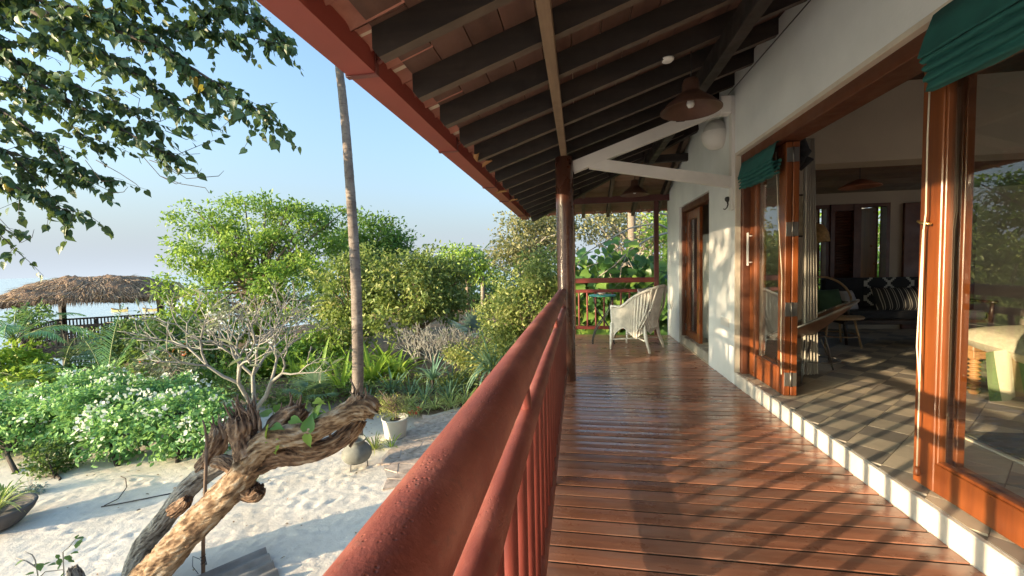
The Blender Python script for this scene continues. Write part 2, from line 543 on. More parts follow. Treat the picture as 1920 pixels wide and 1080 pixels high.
def sand_mat():
    mt, nt, p = new_mat('sand')
    v = vec_of(nt, (1, 1, 1), False)
    n1 = noise(nt, v, 0.9, 6, 0.6); n2 = noise(nt, v, 18, 5, 0.65)
    c = ramp(nt, n1, [(0.25, (0.54, 0.49, 0.42)), (0.5, (0.66, 0.61, 0.54)), (0.75, (0.73, 0.68, 0.61))])
    c = mixc(nt, c, (0.33, 0.28, 0.22), ramp(nt, n2, [(0.60, (0, 0, 0)), (0.80, (0.55, 0.55, 0.55))]))
    # soil and leaf litter under the planting (far from the swept sand): follows position on the plot
    g = nt.nodes.new('ShaderNodeTexCoord'); sx = nt.nodes.new('ShaderNodeSeparateXYZ')
    nt.links.new(g.outputs['Object'], sx.inputs[0])
    l1 = nt.nodes.new('ShaderNodeMath'); l1.operation = 'MULTIPLY_ADD'; l1.inputs[1].default_value = 0.12
    nt.links.new(sx.outputs['X'], l1.inputs[0]); nt.links.new(sx.outputs['Y'], l1.inputs[2])
    l2 = nt.nodes.new('ShaderNodeMath'); l2.operation = 'MULTIPLY_ADD'; l2.inputs[1].default_value = 2.0; 
    nt.links.new(n1, l2.inputs[0]); nt.links.new(l1.outputs[0], l2.inputs[2])
    soil = nt.nodes.new('ShaderNodeMapRange'); soil.inputs[1].default_value = 7.2; soil.inputs[2].default_value = 8.6
    nt.links.new(l2.outputs[0], soil.inputs[0])
    sc = ramp(nt, n2, [(0.3, (0.11, 0.075, 0.05)), (0.55, (0.20, 0.14, 0.09)), (0.75, (0.32, 0.25, 0.18))])
    c = mixc(nt, c, sc, soil.outputs[0])
    nt.links.new(c, p.inputs['Base Color'])
    _set(p, Roughness=0.95)
    p.inputs['Specular IOR Level'].default_value = 0.1
    b = bump(nt, p, n2, 0.35, 0.02)
    return mt
MT['sand'] = sand_mat()

def sea_mat():
    mt, nt, p = new_mat('sea_water')
    v = vec_of(nt, (0.5, 0.16, 1), False)
    _set(p, Roughness=0.22)
    p.inputs['Base Color'].default_value = (0.44, 0.53, 0.55, 1)
    p.inputs['IOR'].default_value = 1.33
    n = noise(nt, v, 1.2, 6, 0.6)
    bump(nt, p, n, 0.55, 0.25)
    return mt
MT['sea'] = sea_mat()

# ------------------------------------------------------------------ ground, sea
def axis_coords(lo, a, b, hi, fine, ratio=1.22):
    c = list(np.arange(a, b + 1e-6, fine))
    s = fine; x = c[-1]
    while x < hi:
        s *= ratio; x += s; c.append(min(x, hi))
    s = fine; x = c[0]; pre = []
    while x > lo:
        s *= ratio; x -= s; pre.append(max(x, lo))
    return np.array(pre[::-1] + c)
def vnoise(x, y, seed=0):
    r = np.random.default_rng(seed); o = np.zeros_like(x)
    for i in range(14):
        a = r.uniform(0, 2 * pi); f = 0.8 * 1.28 ** i
        o += np.sin(x * f * cos(a) + y * f * sin(a) + r.uniform(0, 7)) / (1.16 ** i)
    return o / 6
def gz(x, y):
    """land height: garden plot, falling to the beach on the seaward side"""
    e = -17.3 + 0.15 * (y - 9)
    t = np.clip((e - x) / 7.0, 0, 1); t = t * t * (3 - 2 * t)
    return ZG - 6.0 * t
xs = axis_coords(-70, -7.2, -0.2, 90, 0.038)
ys = axis_coords(-60, 1.9, 7.6, 160, 0.042)
gx, gy = np.meshgrid(xs, ys)
h = gz(gx, gy) + 0.006 * vnoise(gx * 1.6, gy * 1.6, 3) + 0.003 * vnoise(gx * 6, gy * 6, 4)
for _ in range(4200):                      # footprints and scuffs in the loose sand
    cx = RNG.uniform(-7.2, -0.3); cy = RNG.uniform(1.9, 7.4)
    a = RNG.normal(0.55, 0.5); l = RNG.uniform(0.03, 0.085); w = l * RNG.uniform(0.35, 0.6); d = RNG.uniform(0.003, 0.013) * (l / .08)
    i0, i1 = np.searchsorted(ys, (cy - 0.4, cy + 0.4)); j0, j1 = np.searchsorted(xs, (cx - 0.4, cx + 0.4))
    X = gx[i0:i1, j0:j1] - cx; Y = gy[i0:i1, j0:j1] - cy
    u = (X * cos(a) + Y * sin(a)) / l; v = (-X * sin(a) + Y * cos(a)) / w
    q = u * u + v * v
    h[i0:i1, j0:j1] += d * (-np.exp(-q) + 0.55 * np.exp(-(np.sqrt(q) - 1.45) ** 2 * 4))
ny, nx = h.shape
gme = bpy.data.meshes.new('sand_ground')
gme.vertices.add(nx * ny)
gme.vertices.foreach_set('co', np.stack([gx, gy, h], -1).astype(np.float32).ravel())
ii = (np.arange(ny - 1)[:, None] * nx + np.arange(nx - 1)[None, :]).ravel()
q = np.stack([ii, ii + 1, ii + 1 + nx, ii + nx], -1).astype(np.int32).ravel()
gme.loops.add(len(q)); gme.loops.foreach_set('vertex_index', q)
gme.polygons.add(len(ii)); gme.polygons.foreach_set('loop_start', (np.arange(len(ii)) * 4).astype(np.int32))
gme.polygons.foreach_set('use_smooth', np.ones(len(ii), dtype=bool))
gme.update(calc_edges=True)
gme.materials.append(MT['sand'])
ground = bpy.data.objects.new('sand_ground', gme)
_fin(ground, None, (0, 0, 0)); ground['kind'] = 'structure'
ZS = -6.5
mb = MB()
mb.grid([[(x, y, ZS) for x in (-9000, -2500, -700, -200, -70, -14)] for y in (-9000, -2000, -500, 0, 60, 500, 2000, 9000)], False)
struct('sea', mb, MT['sea'])

# paved path of irregular flat stones
PATH = [G(x, y) for x, y in ((715, 860), (728, 905), (860, 985), (990, 790), (935, 748), (862, 764), (800, 782), (752, 822))]
def inpoly(x, y, P):
    c = False
    for i in range(len(P)):
        a, b = P[i], P[i - 1]
        if (a.y > y) != (b.y > y) and x < (b.x - a.x) * (y - a.y) / (b.y - a.y) + a.x: c = not c
    return c
pb = MB()
pb.add([(p.x, p.y, ZG + 0.012) for p in PATH], [tuple(range(len(PATH)))])
path = struct('path', pb, plain('path_bed', (0.46, 0.41, 0.36), 0.9, 0.2, 8, 0.4, 0.01, 30))
MT['stone'] = plain('paving_stone', (0.45, 0.36, 0.30), 0.85, 0.4, 9, 0.5, 0.01, 35)
px0 = min(p.x for p in PATH); px1 = max(p.x for p in PATH); py0 = min(p.y for p in PATH); py1 = max(p.y for p in PATH)
S = 0.21
jit = {}
def J(i, j):
    if (i, j) not in jit: jit[(i, j)] = (px0 + (i + 0.5 * (j % 2) + random.uniform(-.38, .38)) * S, py0 + (j + random.uniform(-.38, .38)) * S)
    return jit[(i, j)]
for j in range(int((py1 - py0) / S) + 1):
    for i in range(int((px1 - px0) / S) + 1):
        P = [J(i, j), J(i + 1, j), J(i + 1, j + 1), J(i, j + 1)]
        cx = sum(p[0] for p in P) / 4; cy = sum(p[1] for p in P) / 4
        if not inpoly(cx, cy, PATH): continue
        P = [(cx + (p[0] - cx) * 0.93, cy + (p[1] - cy) * 0.93) for p in P]
        part('stone', MB().prism(P, ZG + 0.0, ZG + 0.020 + random.uniform(-.004, .004)), MT['stone'], path, (cx, cy, ZG))

# ------------------------------------------------------------------ deck
WX = 1.497
YEND = 7.225
mb = MB()
for y in np.arange(-2.2, 7.1, 0.6): mb.box((-0.12, y, -0.17), (WX - 0.01, y + 0.05, -0.032))
mb.box((-0.13, -2.5, -0.32), (-0.09, YEND - 0.02, -0.034))
mb.box((-0.09, -2.5, -0.40), (WX - 0.006, YEND - 0.03, -0.33))
deck = struct('deck', mb, MT['joist'])
bms = []
for k in range(3):
    b = 0.004; w = 0.0880; t = 0.028
    prof = [(b, -t), (w - b, -t), (w, -t + b), (w, -b), (w - b * .6, -.0008), (w * .5, 0.0006), (b * .6, -.0008), (0, -b), (0, -t + b)]
    m_ = MB()
    vs = []; n = len(prof)
    for x in (0.0, 1.632):
        vs += [(x, u, z) for u, z in prof]
    m_.add(vs, [(i, n + i, n + (i + 1) % n, (i + 1) % n) for i in range(n)])
    m_.f += [tuple(range(n)), tuple(range(n, 2 * n))[::-1]]; m_.sm += [False, False]
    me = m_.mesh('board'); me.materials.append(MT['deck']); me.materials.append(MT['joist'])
    me.polygons.foreach_set('material_index', [1 if i in (0, 1, 7, 8) else 0 for i in range(len(me.polygons))])   # near edges dark: shade of the gaps put into the colour
    bms.append(me)
y = YEND - 0.0985
k = 0
while y > -2.4:
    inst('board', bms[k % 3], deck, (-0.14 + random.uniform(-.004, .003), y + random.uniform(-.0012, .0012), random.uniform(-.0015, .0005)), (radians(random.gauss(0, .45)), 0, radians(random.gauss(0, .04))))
    y -= 0.0985; k += 1

# ------------------------------------------------------------------ house
house = thing('beach_house', 'white plastered beach house with teak doors and a low tiled verandah roof', 'house', (4.0, 2.0, ZG))
wl = MB()
for P in ([(6.52, ZG), (7.35, ZG), (7.35, 2.40), (6.52, 2.68)],
          [(5.09, 2.03), (6.52, 2.03), (6.52, 2.68), (5.57, 3.0), (5.09, 3.0)],
          [(4.28, ZG), (5.09, ZG), (5.09, 3.0), (4.28, 3.0)],
          [(-2.5, 2.22), (4.28, 2.22), (4.28, 3.0), (-2.5, 3.0)],
          [(-2.5, ZG), (0.2, ZG), (0.2, 2.22), (-2.5, 2.22)]):
    wl.extr(P, 'x', WX, WX + 0.16)
part('wall', wl, MT['plaster'], house)
# pale bead along the wall head under the rafters
part('wall_wire', MB().tube([(WX - 0.004, -2, 2.86), (WX - 0.004, 1.5, 2.865), (WX - 0.004, 4.9, 2.862)], 0.004, 6), MT['black'], house)

st = MB()
st.box((WX, -2.5, ZG), (WX + 0.16, 4.28, 0.104))
st.box((WX - 0.004, -2.5, 0.104), (WX + 0.022, 4.28, 0.1165), 0.003)
part('step', st, plain('worn_white_plaster', (0.56, 0.53, 0.48), 0.8, 0.14, 3, 0.35, 0.004, 40), house)

# interior walls; the end wall holds the two windows
YW = 7.2
YP = 4.75
def U(px, py, Y): 
    p = PY(px, py, Y); return p.x, p.z
hx0, hz0 = U(1528, 308, YP); _, hz1 = U(1528, 165, YP)
iw = MB()
iw.box((WX + 0.16, YP, ZG), (hx0, YP + 0.3, hz1))            # wall stub left of the inner opening
iw.box((hx0, YP, hz0), (8.0, YP + 0.3, hz1))                  # beam wall over the inner opening
iw.box((hx0 - 0.15, YP + 0.3, ZG), (hx0, YW, 2.6))
iw.box((8.0, -2.5, ZG), (8.15, YW, 0.5)); iw.box((8.0, -2.5, 2.4), (8.15, YW, 4.0))
for y0_, y1_ in ((-2.5, -1.6), (0.4, 0.9), (2.9, 3.4), (5.4, YW)): iw.box((8.0, y0_, 0.5), (8.15, y1_, 2.4))  # openings added in this unseen wall to let more sky light indoors
iw.box((WX + 0.16, -2.65, ZG), (8.0, -2.5, 4.0))
wz1 = U(1620, 388, YW)[1]; wz0 = U(1620, 545, YW)[1]; wt = U(1620, 360, YW)[1]
a0, a1 = 2.9, U(1610, 400, YW)[0]
b1 = U(1668, 400, YW)[0]
a_r = U(1555, 400, YW)[0]
iw.box((WX + 0.16, YW, ZG), (a0, YW + 0.15, wt)); iw.box((b1, YW, ZG), (8.15, YW + 0.15, wt))
iw.box((a0, YW, ZG), (b1, YW + 0.15, wz0 - 0.08)); iw.box((a0, YW, wz1 + 0.05), (b1, YW + 0.15, wt))
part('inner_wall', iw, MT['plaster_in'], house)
# windows with teak frames; shutter leaf between
def window(x0, x1):
    w_ = MB(); t = 0.05
    w_.box((x0, YW - 0.02, wz0 - 0.08), (x1, YW + 0.12, wz0 - 0.03)); w_.box((x0, YW - 0.02, wz1), (x1, YW + 0.12, wz1 + 0.05))
    w_.box((x0, YW - 0.02, wz0 - 0.03), (x0 + t, YW + 0.12, wz1)); w_.box((x1 - t, YW - 0.02, wz0 - 0.03), (x1, YW + 0.12, wz1))
    f_ = part('window', w_, MT['teak_dark'], house)
    z = wz0 + 0.10
    part('window_bar', MB().tube([(x0 + t, YW + 0.05, z), (x1 - t, YW + 0.05, z)], 0.012, 6), MT['black'], f_)
    lf = MB()                                                  # casement leaf folded outwards
    lf.beam((x1 - t - 0.02, YW + 0.15, (wz0 + wz1) / 2), (x1 - t - 0.16, YW + 0.62, (wz0 + wz1) / 2), 0.035, wz1 - wz0 + 0.02)
    part('casement', lf, MT['teak'], f_)
window(a0, a_r); window(a1 - 0.02, b1)
sh = MB()
s0, s1 = a_r + 0.003, a1 - 0.023
sh.box((s0, YW - 0.04, wz0 - 0.08), (s0 + 0.06, YW + 0.1, wz1 + 0.05)); sh.box((s1 - 0.06, YW - 0.04, wz0 - 0.08), (s1, YW + 0.1, wz1 + 0.05))
sh.box((s0 + 0.06, YW - 0.03, wz0 - 0.08), (s1 - 0.06, YW + 0.1, wz0 + 0.02)); sh.box((s0 + 0.06, YW - 0.03, wz1 - 0.05), (s1 - 0.06, YW + 0.1, wz1 + 0.05))
shut = part('shutter', sh, MT['teak_dark'], house)
part('shutter_backing', MB().box((s0 + 0.06, YW + 0.07, wz0 + 0.02), (s1 - 0.06, YW + 0.085, wz1 - 0.05)), MT['teak_dark'], house)
sm_ = MB().beam((0, 0, 0), (s1 - s0 - 0.12, 0, 0), 0.045, 0.008, up=(0, 0.6, 0.8)).mesh('slat'); sm_.materials.append(MT['teak_dark'])
z = wz0 + 0.05
while z < wz1 - 0.07:
    inst('slat', sm_, shut, (s0 + 0.06, YW + 0.01, z)); z += 0.045
# dark tall cupboard or door leaf on the end wall right of the windows
part('panel_door', MB().box((U(1692, 400, YW)[0], YW - 0.05, 0.117), (U(1740, 400, YW)[0] + 0.6, YW - 0.005, wz1 + 0.03), 0.005), MT['teak_dark'], house)

# interior floor of square cement tiles laid diagonally
fl = MB().box((WX + 0.022, -2.49, -0.2), (7.99, YW - 0.005, 0.106))
floor = struct('interior_floor', fl, MT['grout'])
TS = 0.2015; o0 = Vector((1.697, 2.81)); e1 = Vector((1, 1)).normalized() * TS; e2 = Vector((-1, 1)).normalized() * TS
def clip(poly, f):
    out = []
    for i in range(len(poly)):
        a, b = poly[i - 1], poly[i]; fa, fb = f(a), f(b)
        if (fa >= 0) != (fb >= 0): out.append(a + (b - a) * (fa / (fa - fb)))
        if fb >= 0: out.append(b)
    return out
cells = []
for i in range(-40, 60):
    for j in range(-60, 50):
        c = o0 + e1 * (i + 0.5) + e2 * (j + 0.5)
        if not (1.45 < c.x < 7.9 and -2.4 < c.y < YW): continue
        g_ = 0.0015
        h1 = e1 / 2 * (1 - g_ / TS * 2); h2 = e2 / 2 * (1 - g_ / TS * 2)
        P = [c - h1 - h2, c + h1 - h2, c + h1 + h2, c - h1 + h2]
        P = clip(P, lambda q: q.x - (WX + 0.0235)); P = clip(P, lambda q: 7.98 - q.x) if P else P
        if len(P) < 3: continue
        v_ = Vector((c.x, c.y, 0.11)) - CAM
        dep = v_.dot(_f); vis = dep > 0.3 and 900 < 960 + F * v_.dot(_r) / dep < 2100 and c.x < 4.6
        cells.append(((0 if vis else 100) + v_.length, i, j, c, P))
cells.sort(key=lambda t: t[0])
rest = [MB(), MB()]
tmeshes = {}
for n_, (_, i, j, c, P) in enumerate(cells):
    par = ((i * 7 + j * 13 + (i // 2)) % 5) in (0, 2) if random.random() < .25 else (i + j) % 2
    mt_ = MT['tile_a'] if par else MT['tile_b']
    if n_ < 300:
        if len(P) == 4 and min(p.x for p in P) > WX + 0.03:
            key = bool(par)
            if key not in tmeshes:
                tmeshes[key] = MB().prism([tuple(p - c) for p in P], 0, 0.0105).mesh('tile'); tmeshes[key].materials.append(mt_)
            inst('tile', tmeshes[key], floor, (c.x, c.y, 0.1065 + random.uniform(-.0004, .0004)))
        else:
            part('tile', MB().prism([tuple(p) for p in P], 0.1065, 0.117), mt_, floor, (c.x, c.y, 0.1065))
    else:
        rest[par].prism([tuple(p) for p in P], 0.1065, 0.117)
for r_, mt_ in zip(rest, (MT['tile_b'], MT['tile_a'])):
    o = part('tile_field', r_, mt_, floor); o['kind'] = 'stuff'
part('far_room_floor', MB().box((WX - 0.003, 5.09, -0.25), (hx0 - 0.15, 6.52, 0.003)), MT['tile_b'], house)

# ---- teak frames and door leaves
def door(y0, y1, x, z0, z1, stile=0.11, bot=0.20, top=0.11, th=0.045, pane=True):
    f_ = MB(); b = 0.004
    f_.box((x, y0, z0), (x + th, y0 + stile, z1), b); f_.box((x, y1 - stile, z0), (x + th, y1, z1), b)
    f_.box((x + 0.001, y0 + stile, z0 + 0.001), (x + th - 0.001, y1 - stile, z0 + bot), b); f_.box((x + 0.001, y0 + stile, z1 - top), (x + th - 0.001, y1 - stile, z1 - 0.001), b)
    bd = 0.014                                                 # glazing beads
    for ya, yb, za, zb in ((y0 + stile, y0 + stile + bd, z0 + bot, z1 - top), (y1 - stile - bd, y1 - stile, z0 + bot, z1 - top),
                           (y0 + stile + bd, y1 - stile - bd, z0 + bot, z0 + bot + bd), (y0 + stile + bd, y1 - stile - bd, z1 - top - bd, z1 - top)):
        f_.box((x + 0.006, ya, za), (x + th - 0.006, yb, zb), 0.003)
    d = part('door', f_, MT['teak'], house)
    if pane: part('glass_pane', MB().box((x + th / 2 - 0.002, y0 + stile + bd - 0.006, z0 + bot + bd - 0.006), (x + th / 2 + 0.002, y1 - stile - bd + 0.006, z1 - top - bd + 0.006)), MT['glass'], d)
    return d
FZ = 0.117; HZ = 2.125
d1 = door(3.53, 4.20, 1.60, FZ + 0.006, HZ - 0.01)
d1b = door(3.53, 4.20, 1.652, FZ + 0.006, HZ - 0.01, pane=False)            # folded behind
d2 = door(0.95, 2.225, 1.585, FZ + 0.006, HZ - 0.01, 0.115, 0.135)
_ya, _yb = PX(1797, 500, 1.69).y, PX(1774, 500, 1.69).y
d2b = door(0.98, _yb, 1.69, FZ + 0.006, HZ - 0.01, _yb - _ya, 0.10, pane=False)
def hinge(z, d, y=3.53):
    h_ = MB()
    h_.box((1.603, y - 0.004, z - 0.055), (1.643, y - 0.0005, z + 0.055), 0.001)
    h_.box((1.655, y - 0.004, z - 0.055), (1.692, y - 0.0005, z + 0.055), 0.001)
    pass
    h_.tube([(1.649, y - 0.006, z - 0.057), (1.649, y - 0.006, z + 0.057)], 0.007, 8)
    part('hinge', h_, MT['steel'], d)
for py in (292, 430, 580, 712): hinge(PX(1483, py, 1.65).z, d1)
hz_ = [PX(1404, p, 1.59).z for p in (437, 498)]
hy = 4.145
hm = MB().box((1.552, hy - 0.012, hz_[1]), (1.566, hy + 0.012, hz_[0]), 0.003)
for z in (hz_[0] - 0.03, hz_[1] + 0.03): hm.tube([(1.566, hy, z), (1.60, hy, z)], 0.007, 8)
part('pull_handle', hm, plain('handle_white', (0.75, 0.72, 0.68), 0.35, 0.05), d1)
fr = MB()
fr.box((1.545, 4.222, FZ - 0.004), (1.72, 4.278, 2.218), 0.003)                  # far jamb
fr.box((1.545, 0.202, HZ), (1.72, 4.222, 2.217), 0.003)                           # head
fr.box((1.545, 0.202, FZ - 0.004), (1.72, 0.26, HZ), 0.003)
part('door_frame', fr, MT['teak_dark'], house)
rv = MB()
rv.box((WX - 0.003, 4.268, 0.117), (WX + 0.046, 4.284, 2.235), 0.002)             # pale plaster reveal round the opening
rv.box((WX - 0.003, 0.2, 2.205), (WX + 0.046, 4.268, 2.235), 0.002)
part('reveal', rv, plain('reveal_plaster', (0.60, 0.52, 0.42), 0.8, 0.1), house)
# far door
fr = MB()
fr.box((1.53, 6.46, 0.004), (1.64, 6.518, 2.028), 0.003); fr.box((1.53, 5.092, 1.95), (1.64, 6.46, 2.028), 0.003); fr.box((1.53, 5.092, 0.004), (1.64, 5.15, 1.95), 0.003)
part('door_frame', fr, MT['teak_dark'], house)
d3 = door(5.78, 6.45, 1.58, 0.01, 1.94, 0.11, 0.2)
for z in (0.25, 0.75, 1.25, 1.7):
    part('hinge', MB().box((1.572, 6.437, z - 0.05), (1.5795, 6.475, z + 0.05), 0.001), MT['steel'], d3)
cur = MB()
rows = []
for k in range(41):
    y = 5.25 + 1.15 * k / 40
    rows.append([(1.80 + 0.025 * sin(k * 1.55) + 0.01 * sin(k * .7), y, z) for z in (0.03, 0.8, 1.6)])
cur.grid(rows)
tag(part('curtain', cur, plain('grey_curtain', (0.42, 0.42, 0.40), 0.9, 0.1)), 'pale grey curtain hanging behind the glass of the far doorway', 'curtain')

# ------------------------------------------------------------------ verandah roof
XE = -0.93; YE = 7.97; SL = 0.335
def ztx(x): return 3.02 - SL * (WX - x)
ZE = ztx(XE)
def zty(y): return ZE + SL * (YE - y)
def yhip(x): return YE - (x - XE)
def xhip(y): return XE + (YE - y)
cov = MB()
def zz(p, dz): return (p[0], p[1], min(ztx(p[0]), zty(p[1])) + dz)
S1 = [(-1.0, -3.0), (6.0, -3.0), (6.0, yhip(6.0)), (-1.0, yhip(-1.0))]
S2 = [(-1.0, yhip(-1.0)), (6.0, yhip(6.0)), (9.0, yhip(6.0)), (9.0, yhip(-1.0))]
for S_ in (S1, S2):
    for dz, rev in ((0.026, True), (0.075, False)):
        cov.add([zz(p, dz) for p in S_], [tuple(range(4))[::-1] if rev else tuple(range(4))])
cov.add([zz(p, d) for p in ((-1.0, -3.0), (-1.0, yhip(-1.0))) for d in (0.026, 0.075)], [(0, 1, 3, 2)])
cov.add([zz(p, d) for p in ((-1.0, yhip(-1.0)), (9.0, yhip(-1.0))) for d in (0.026, 0.075)], [(0, 1, 3, 2)])
cov.add([(6, -3, ztx(6) + .05), (9, -3, ztx(6) - 1), (9, yhip(6), ztx(6) + .05), (6, yhip(6), ztx(6) + .05)], [(0, 1, 2, 3)])
roof = part('roof', cov, MT['lining'], house)
for bx in np.arange(-0.86, 6.0, 0.168):
    x0, x1 = bx, bx + 0.162
    vs = []
    for dz in (0.0, 0.02):
        vs += [(x0, -2.9, ztx(x0) + dz), (x1, -2.9, ztx(x1) + dz), (x1, yhip(x1) - 0.004, ztx(x1) + dz), (x0, yhip(x0) - 0.004, ztx(x0) + dz)]
    part('ceiling_board', MB().add(vs, [(0, 3, 2, 1), (4, 5, 6, 7), (0, 1, 5, 4), (1, 2, 6, 5), (2, 3, 7, 6), (3, 0, 4, 7)]), MT['soffit'], roof, (x0, 0, ztx(x0)))
MT['soffit_x'] = wood('soffit_board_end', (0.17, 0.095, 0.06), (0.27, 0.155, 0.10), 0, 0.65, 0.0, 10, 0.25, 0.25)
for by in np.arange(YE - 0.02, 1.3, -0.168):
    y0, y1 = by - 0.162, by
    vs = []
    for dz in (0.0, 0.02):
        vs += [(xhip(y0) + 0.004, y0, zty(y0) + dz), (8.5, y0, zty(y0) + dz), (8.5, y1, zty(y1) + dz), (xhip(y1) + 0.004, y1, zty(y1) + dz)]
    part('ceiling_board', MB().add(vs, [(0, 3, 2, 1), (4, 5, 6, 7), (0, 1, 5, 4), (1, 2, 6, 5), (2, 3, 7, 6), (3, 0, 4, 7)]), MT['soffit_x'], roof, (1.5, y0, zty(y0)))
RD = 0.13; RW = 0.055
k = -10
while True:
    y = 1.72 + 0.437 * k; k += 1
    if y > 7.5: break
    x1 = min(WX + 0.015, xhip(y) - 0.03)
    x0 = -0.86
    if x1 < x0 + 0.15: break
    vs = [(x0, y - RW / 2, ztx(x0) - 0.002), (x1, y - RW / 2, ztx(x1) - 0.002), (x1, y - RW / 2, ztx(x1) - RD), (x0 + 0.03, y - RW / 2, ztx(x0) - RD), (x0, y - RW / 2, ztx(x0) - RD * 0.7)]
    vs += [(a, b + RW, c) for a, b, c in vs]
    n = 5
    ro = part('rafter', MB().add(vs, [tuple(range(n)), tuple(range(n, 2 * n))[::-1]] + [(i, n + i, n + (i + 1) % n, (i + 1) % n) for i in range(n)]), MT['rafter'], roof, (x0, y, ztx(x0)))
    ro.data.materials.append(MT['rafter_lit_face']); ro.data.polygons[4].material_index = 1
for x in (-0.35, 0.10, 0.55, 1.0, 1.42):
    y1 = yhip(x) + 0.03
    y0 = 7.93
    if y1 > y0 - 0.2: continue
    vs = [(x - RW / 2, y0, zty(y0) - 0.002), (x - RW / 2, y1, zty(y1) - 0.002), (x - RW / 2, y1, zty(y1) - RD), (x - RW / 2, y0 - 0.03, zty(y0) - RD), (x - RW / 2, y0, zty(y0) - RD * .7)]
    vs += [(a + RW, b, c) for a, b, c in vs]
    n = 5
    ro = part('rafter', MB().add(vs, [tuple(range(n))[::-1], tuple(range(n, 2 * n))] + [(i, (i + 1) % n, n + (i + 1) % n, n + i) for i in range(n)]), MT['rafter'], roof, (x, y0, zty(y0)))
    ro.data.materials.append(MT['rafter_lit_face']); ro.data.polygons[4].material_index = 1
part('hip_rafter', MB().beam((-0.86, 7.9, ZE + 0.02 - 0.095), (WX + 0.01, yhip(WX + 0.01), ztx(WX) - 0.095), 0.06, 0.15), MT['rafter'], roof)
part('purlin', MB().box((0.96, -2.5, 2.575), (1.04, 6.0, 2.722), 0.004), MT['rafter'], roof)
part('cross_beam', MB().box((0.93, 6.003, 2.60), (WX + 0.01, 6.075, 2.70), 0.004), MT['rafter'], roof)
part('wall_plate', MB().box((-0.162, -2.5, 2.293), (-0.102, 7.18, 2.347), 0.003), MT['plate'], roof)
part('end_beam', MB().box((-0.20, 7.182, 2.246), (WX + 0.01, 7.262, 2.352), 0.004), MT['red_dark'], roof)
# clay eave tiles: their scalloped ends show past the boards
tl = []
for i in range(7):
    a = pi * i / 6
    tl.append((0.085 * cos(a), 0.03 * sin(a)))
tm = MB()
rows = [[(0.0, u, w) for u, w in tl], [(0.34, u, w + 0.34 * SL) for u, w in tl]]
tm.grid(rows); tm.grid([[(x, y, z - 0.012) for x, y, z in r] for r in rows][::-1])
tm.grid([rows[0], [(x, y, z - 0.012) for x, y, z in rows[0]]])
tme = tm.mesh('eave_tile'); tme.materials.append(MT['tile_roof'])
y = -2.9
while y < 8.0:
    inst('eave_tile', tme, roof, (-1.035 + random.uniform(-.012, .012), y, ztx(-1.035) + 0.008), (0, 0, radians(random.gauss(0, 1.5)))); y += 0.172
x = -1.0
while x < 4.2:
    inst('eave_tile', tme, roof, (x, 8.10 + random.uniform(-.01, .01), zty(8.10) + 0.008), (0, 0, -pi / 2 + radians(random.gauss(0, 1.5)))); x += 0.172
# gutter
g = MB()
GX0, GX1, GZ0, GZ1 = -1.078, -0.937, 2.122, 2.222
prof = [(GX0, GZ0), (GX1, GZ0), (GX1, GZ1), (GX1 - .005, GZ1), (GX1 - .005, GZ0 + .005), (GX0 + .005, GZ0 + .005), (GX0 + .005, GZ1), (GX0 - .004, GZ1), (GX0 - .004, GZ1 - .012), (GX0, GZ1 - .014)]
g.extr(prof, 'y', -3.0, 8.05)
g.box((GX0 - .003, 8.05, GZ0 - .003), (GX1 + .003, 8.056, GZ1))
gut = part('gutter', g, MT['gutter'], house)
for y in (-1.2, 0.45, 1.86, 3.18, 4.70, 5.73, 7.4):
    b = MB(); w = 0.03
    b.box((GX0 - .008, y, GZ0 - .008), (GX1 + .008, y + w, GZ0 - .0015)); b.box((GX0 - .010, y, GZ0 - .0015), (GX0 - .0045, y + w, GZ1 - .02)); b.box((GX1 + .0015, y, GZ0 - .0015), (GX1 + .008, y + w, GZ1 + .01))
    b.beam((GX1 + .012, y + w / 2, GZ1 - 0.05), (-0.86, y + w / 2, GZ1 - 0.0), 0.02, 0.012)
    part('bracket', b, MT['gutter_dark'], gut)

# ---- posts and the white strut frame
post = MB()
post.tube([(-0.132, 4.28, z) for z in (ZG, 0, 0.6, 1.2, 1.8, 2.293)], [0.092, 0.09, 0.089, 0.088, 0.088, 0.09], 24)
part('post', post, MT['post'], house)
part('post', MB().box((-0.128, 7.19, ZG), (-0.055, 7.262, 2.245), 0.006), MT['post'], house)
part('post', MB().box((1.256, 7.19, -0.02), (1.33, 7.262, 2.245), 0.006), MT['red_dark'], house)
bp = MB()
YB = 4.335
p0 = Vector((-0.05, YB, 2.20)); sl_ = 0.345
p1 = Vector((WX + 0.01, YB, 2.20 + (WX + 0.05) * sl_))
bp.beam(p0, p1, 0.07, 0.115)
part('white_strut', bp, MT['white_paint'], house)
q0 = Vector((0.13, YB + 0.0, 2.235)); q1 = Vector((WX + 0.005, YB, PX(1366, 348, WX).z))
part('white_strut', MB().beam(q0, q1, 0.064, 0.105), MT['white_paint'], house)
zs = [PX(1372, 395, WX).z, 2.70]
part('wall_strip', MB().box((WX - 0.03, YB - 0.04, zs[0]), (WX + 0.002, YB + 0.04, zs[1]), 0.004), MT['white_paint'], house)
part('corbel', MB().box((WX - 0.13, YB - 0.055, 2.62), (WX - 0.031, YB + 0.055, 2.79), 0.01), MT['white_paint'], house)
pl_ = MB(); c = PX(1360, 603, WX)
pl_.box((WX - 0.008, c.y - 0.12, c.z - 0.045), (WX - 0.0005, c.y + 0.12, c.z + 0.045), 0.003)
part('socket_plate', pl_, MT['white_paint'], house)
c = PX(1259, 572, WX)
part('socket_plate', MB().box((WX - 0.008, c.y - 0.07, c.z - 0.06), (WX - 0.0005, c.y + 0.07, c.z + 0.06), 0.003), MT['white_paint'], house)

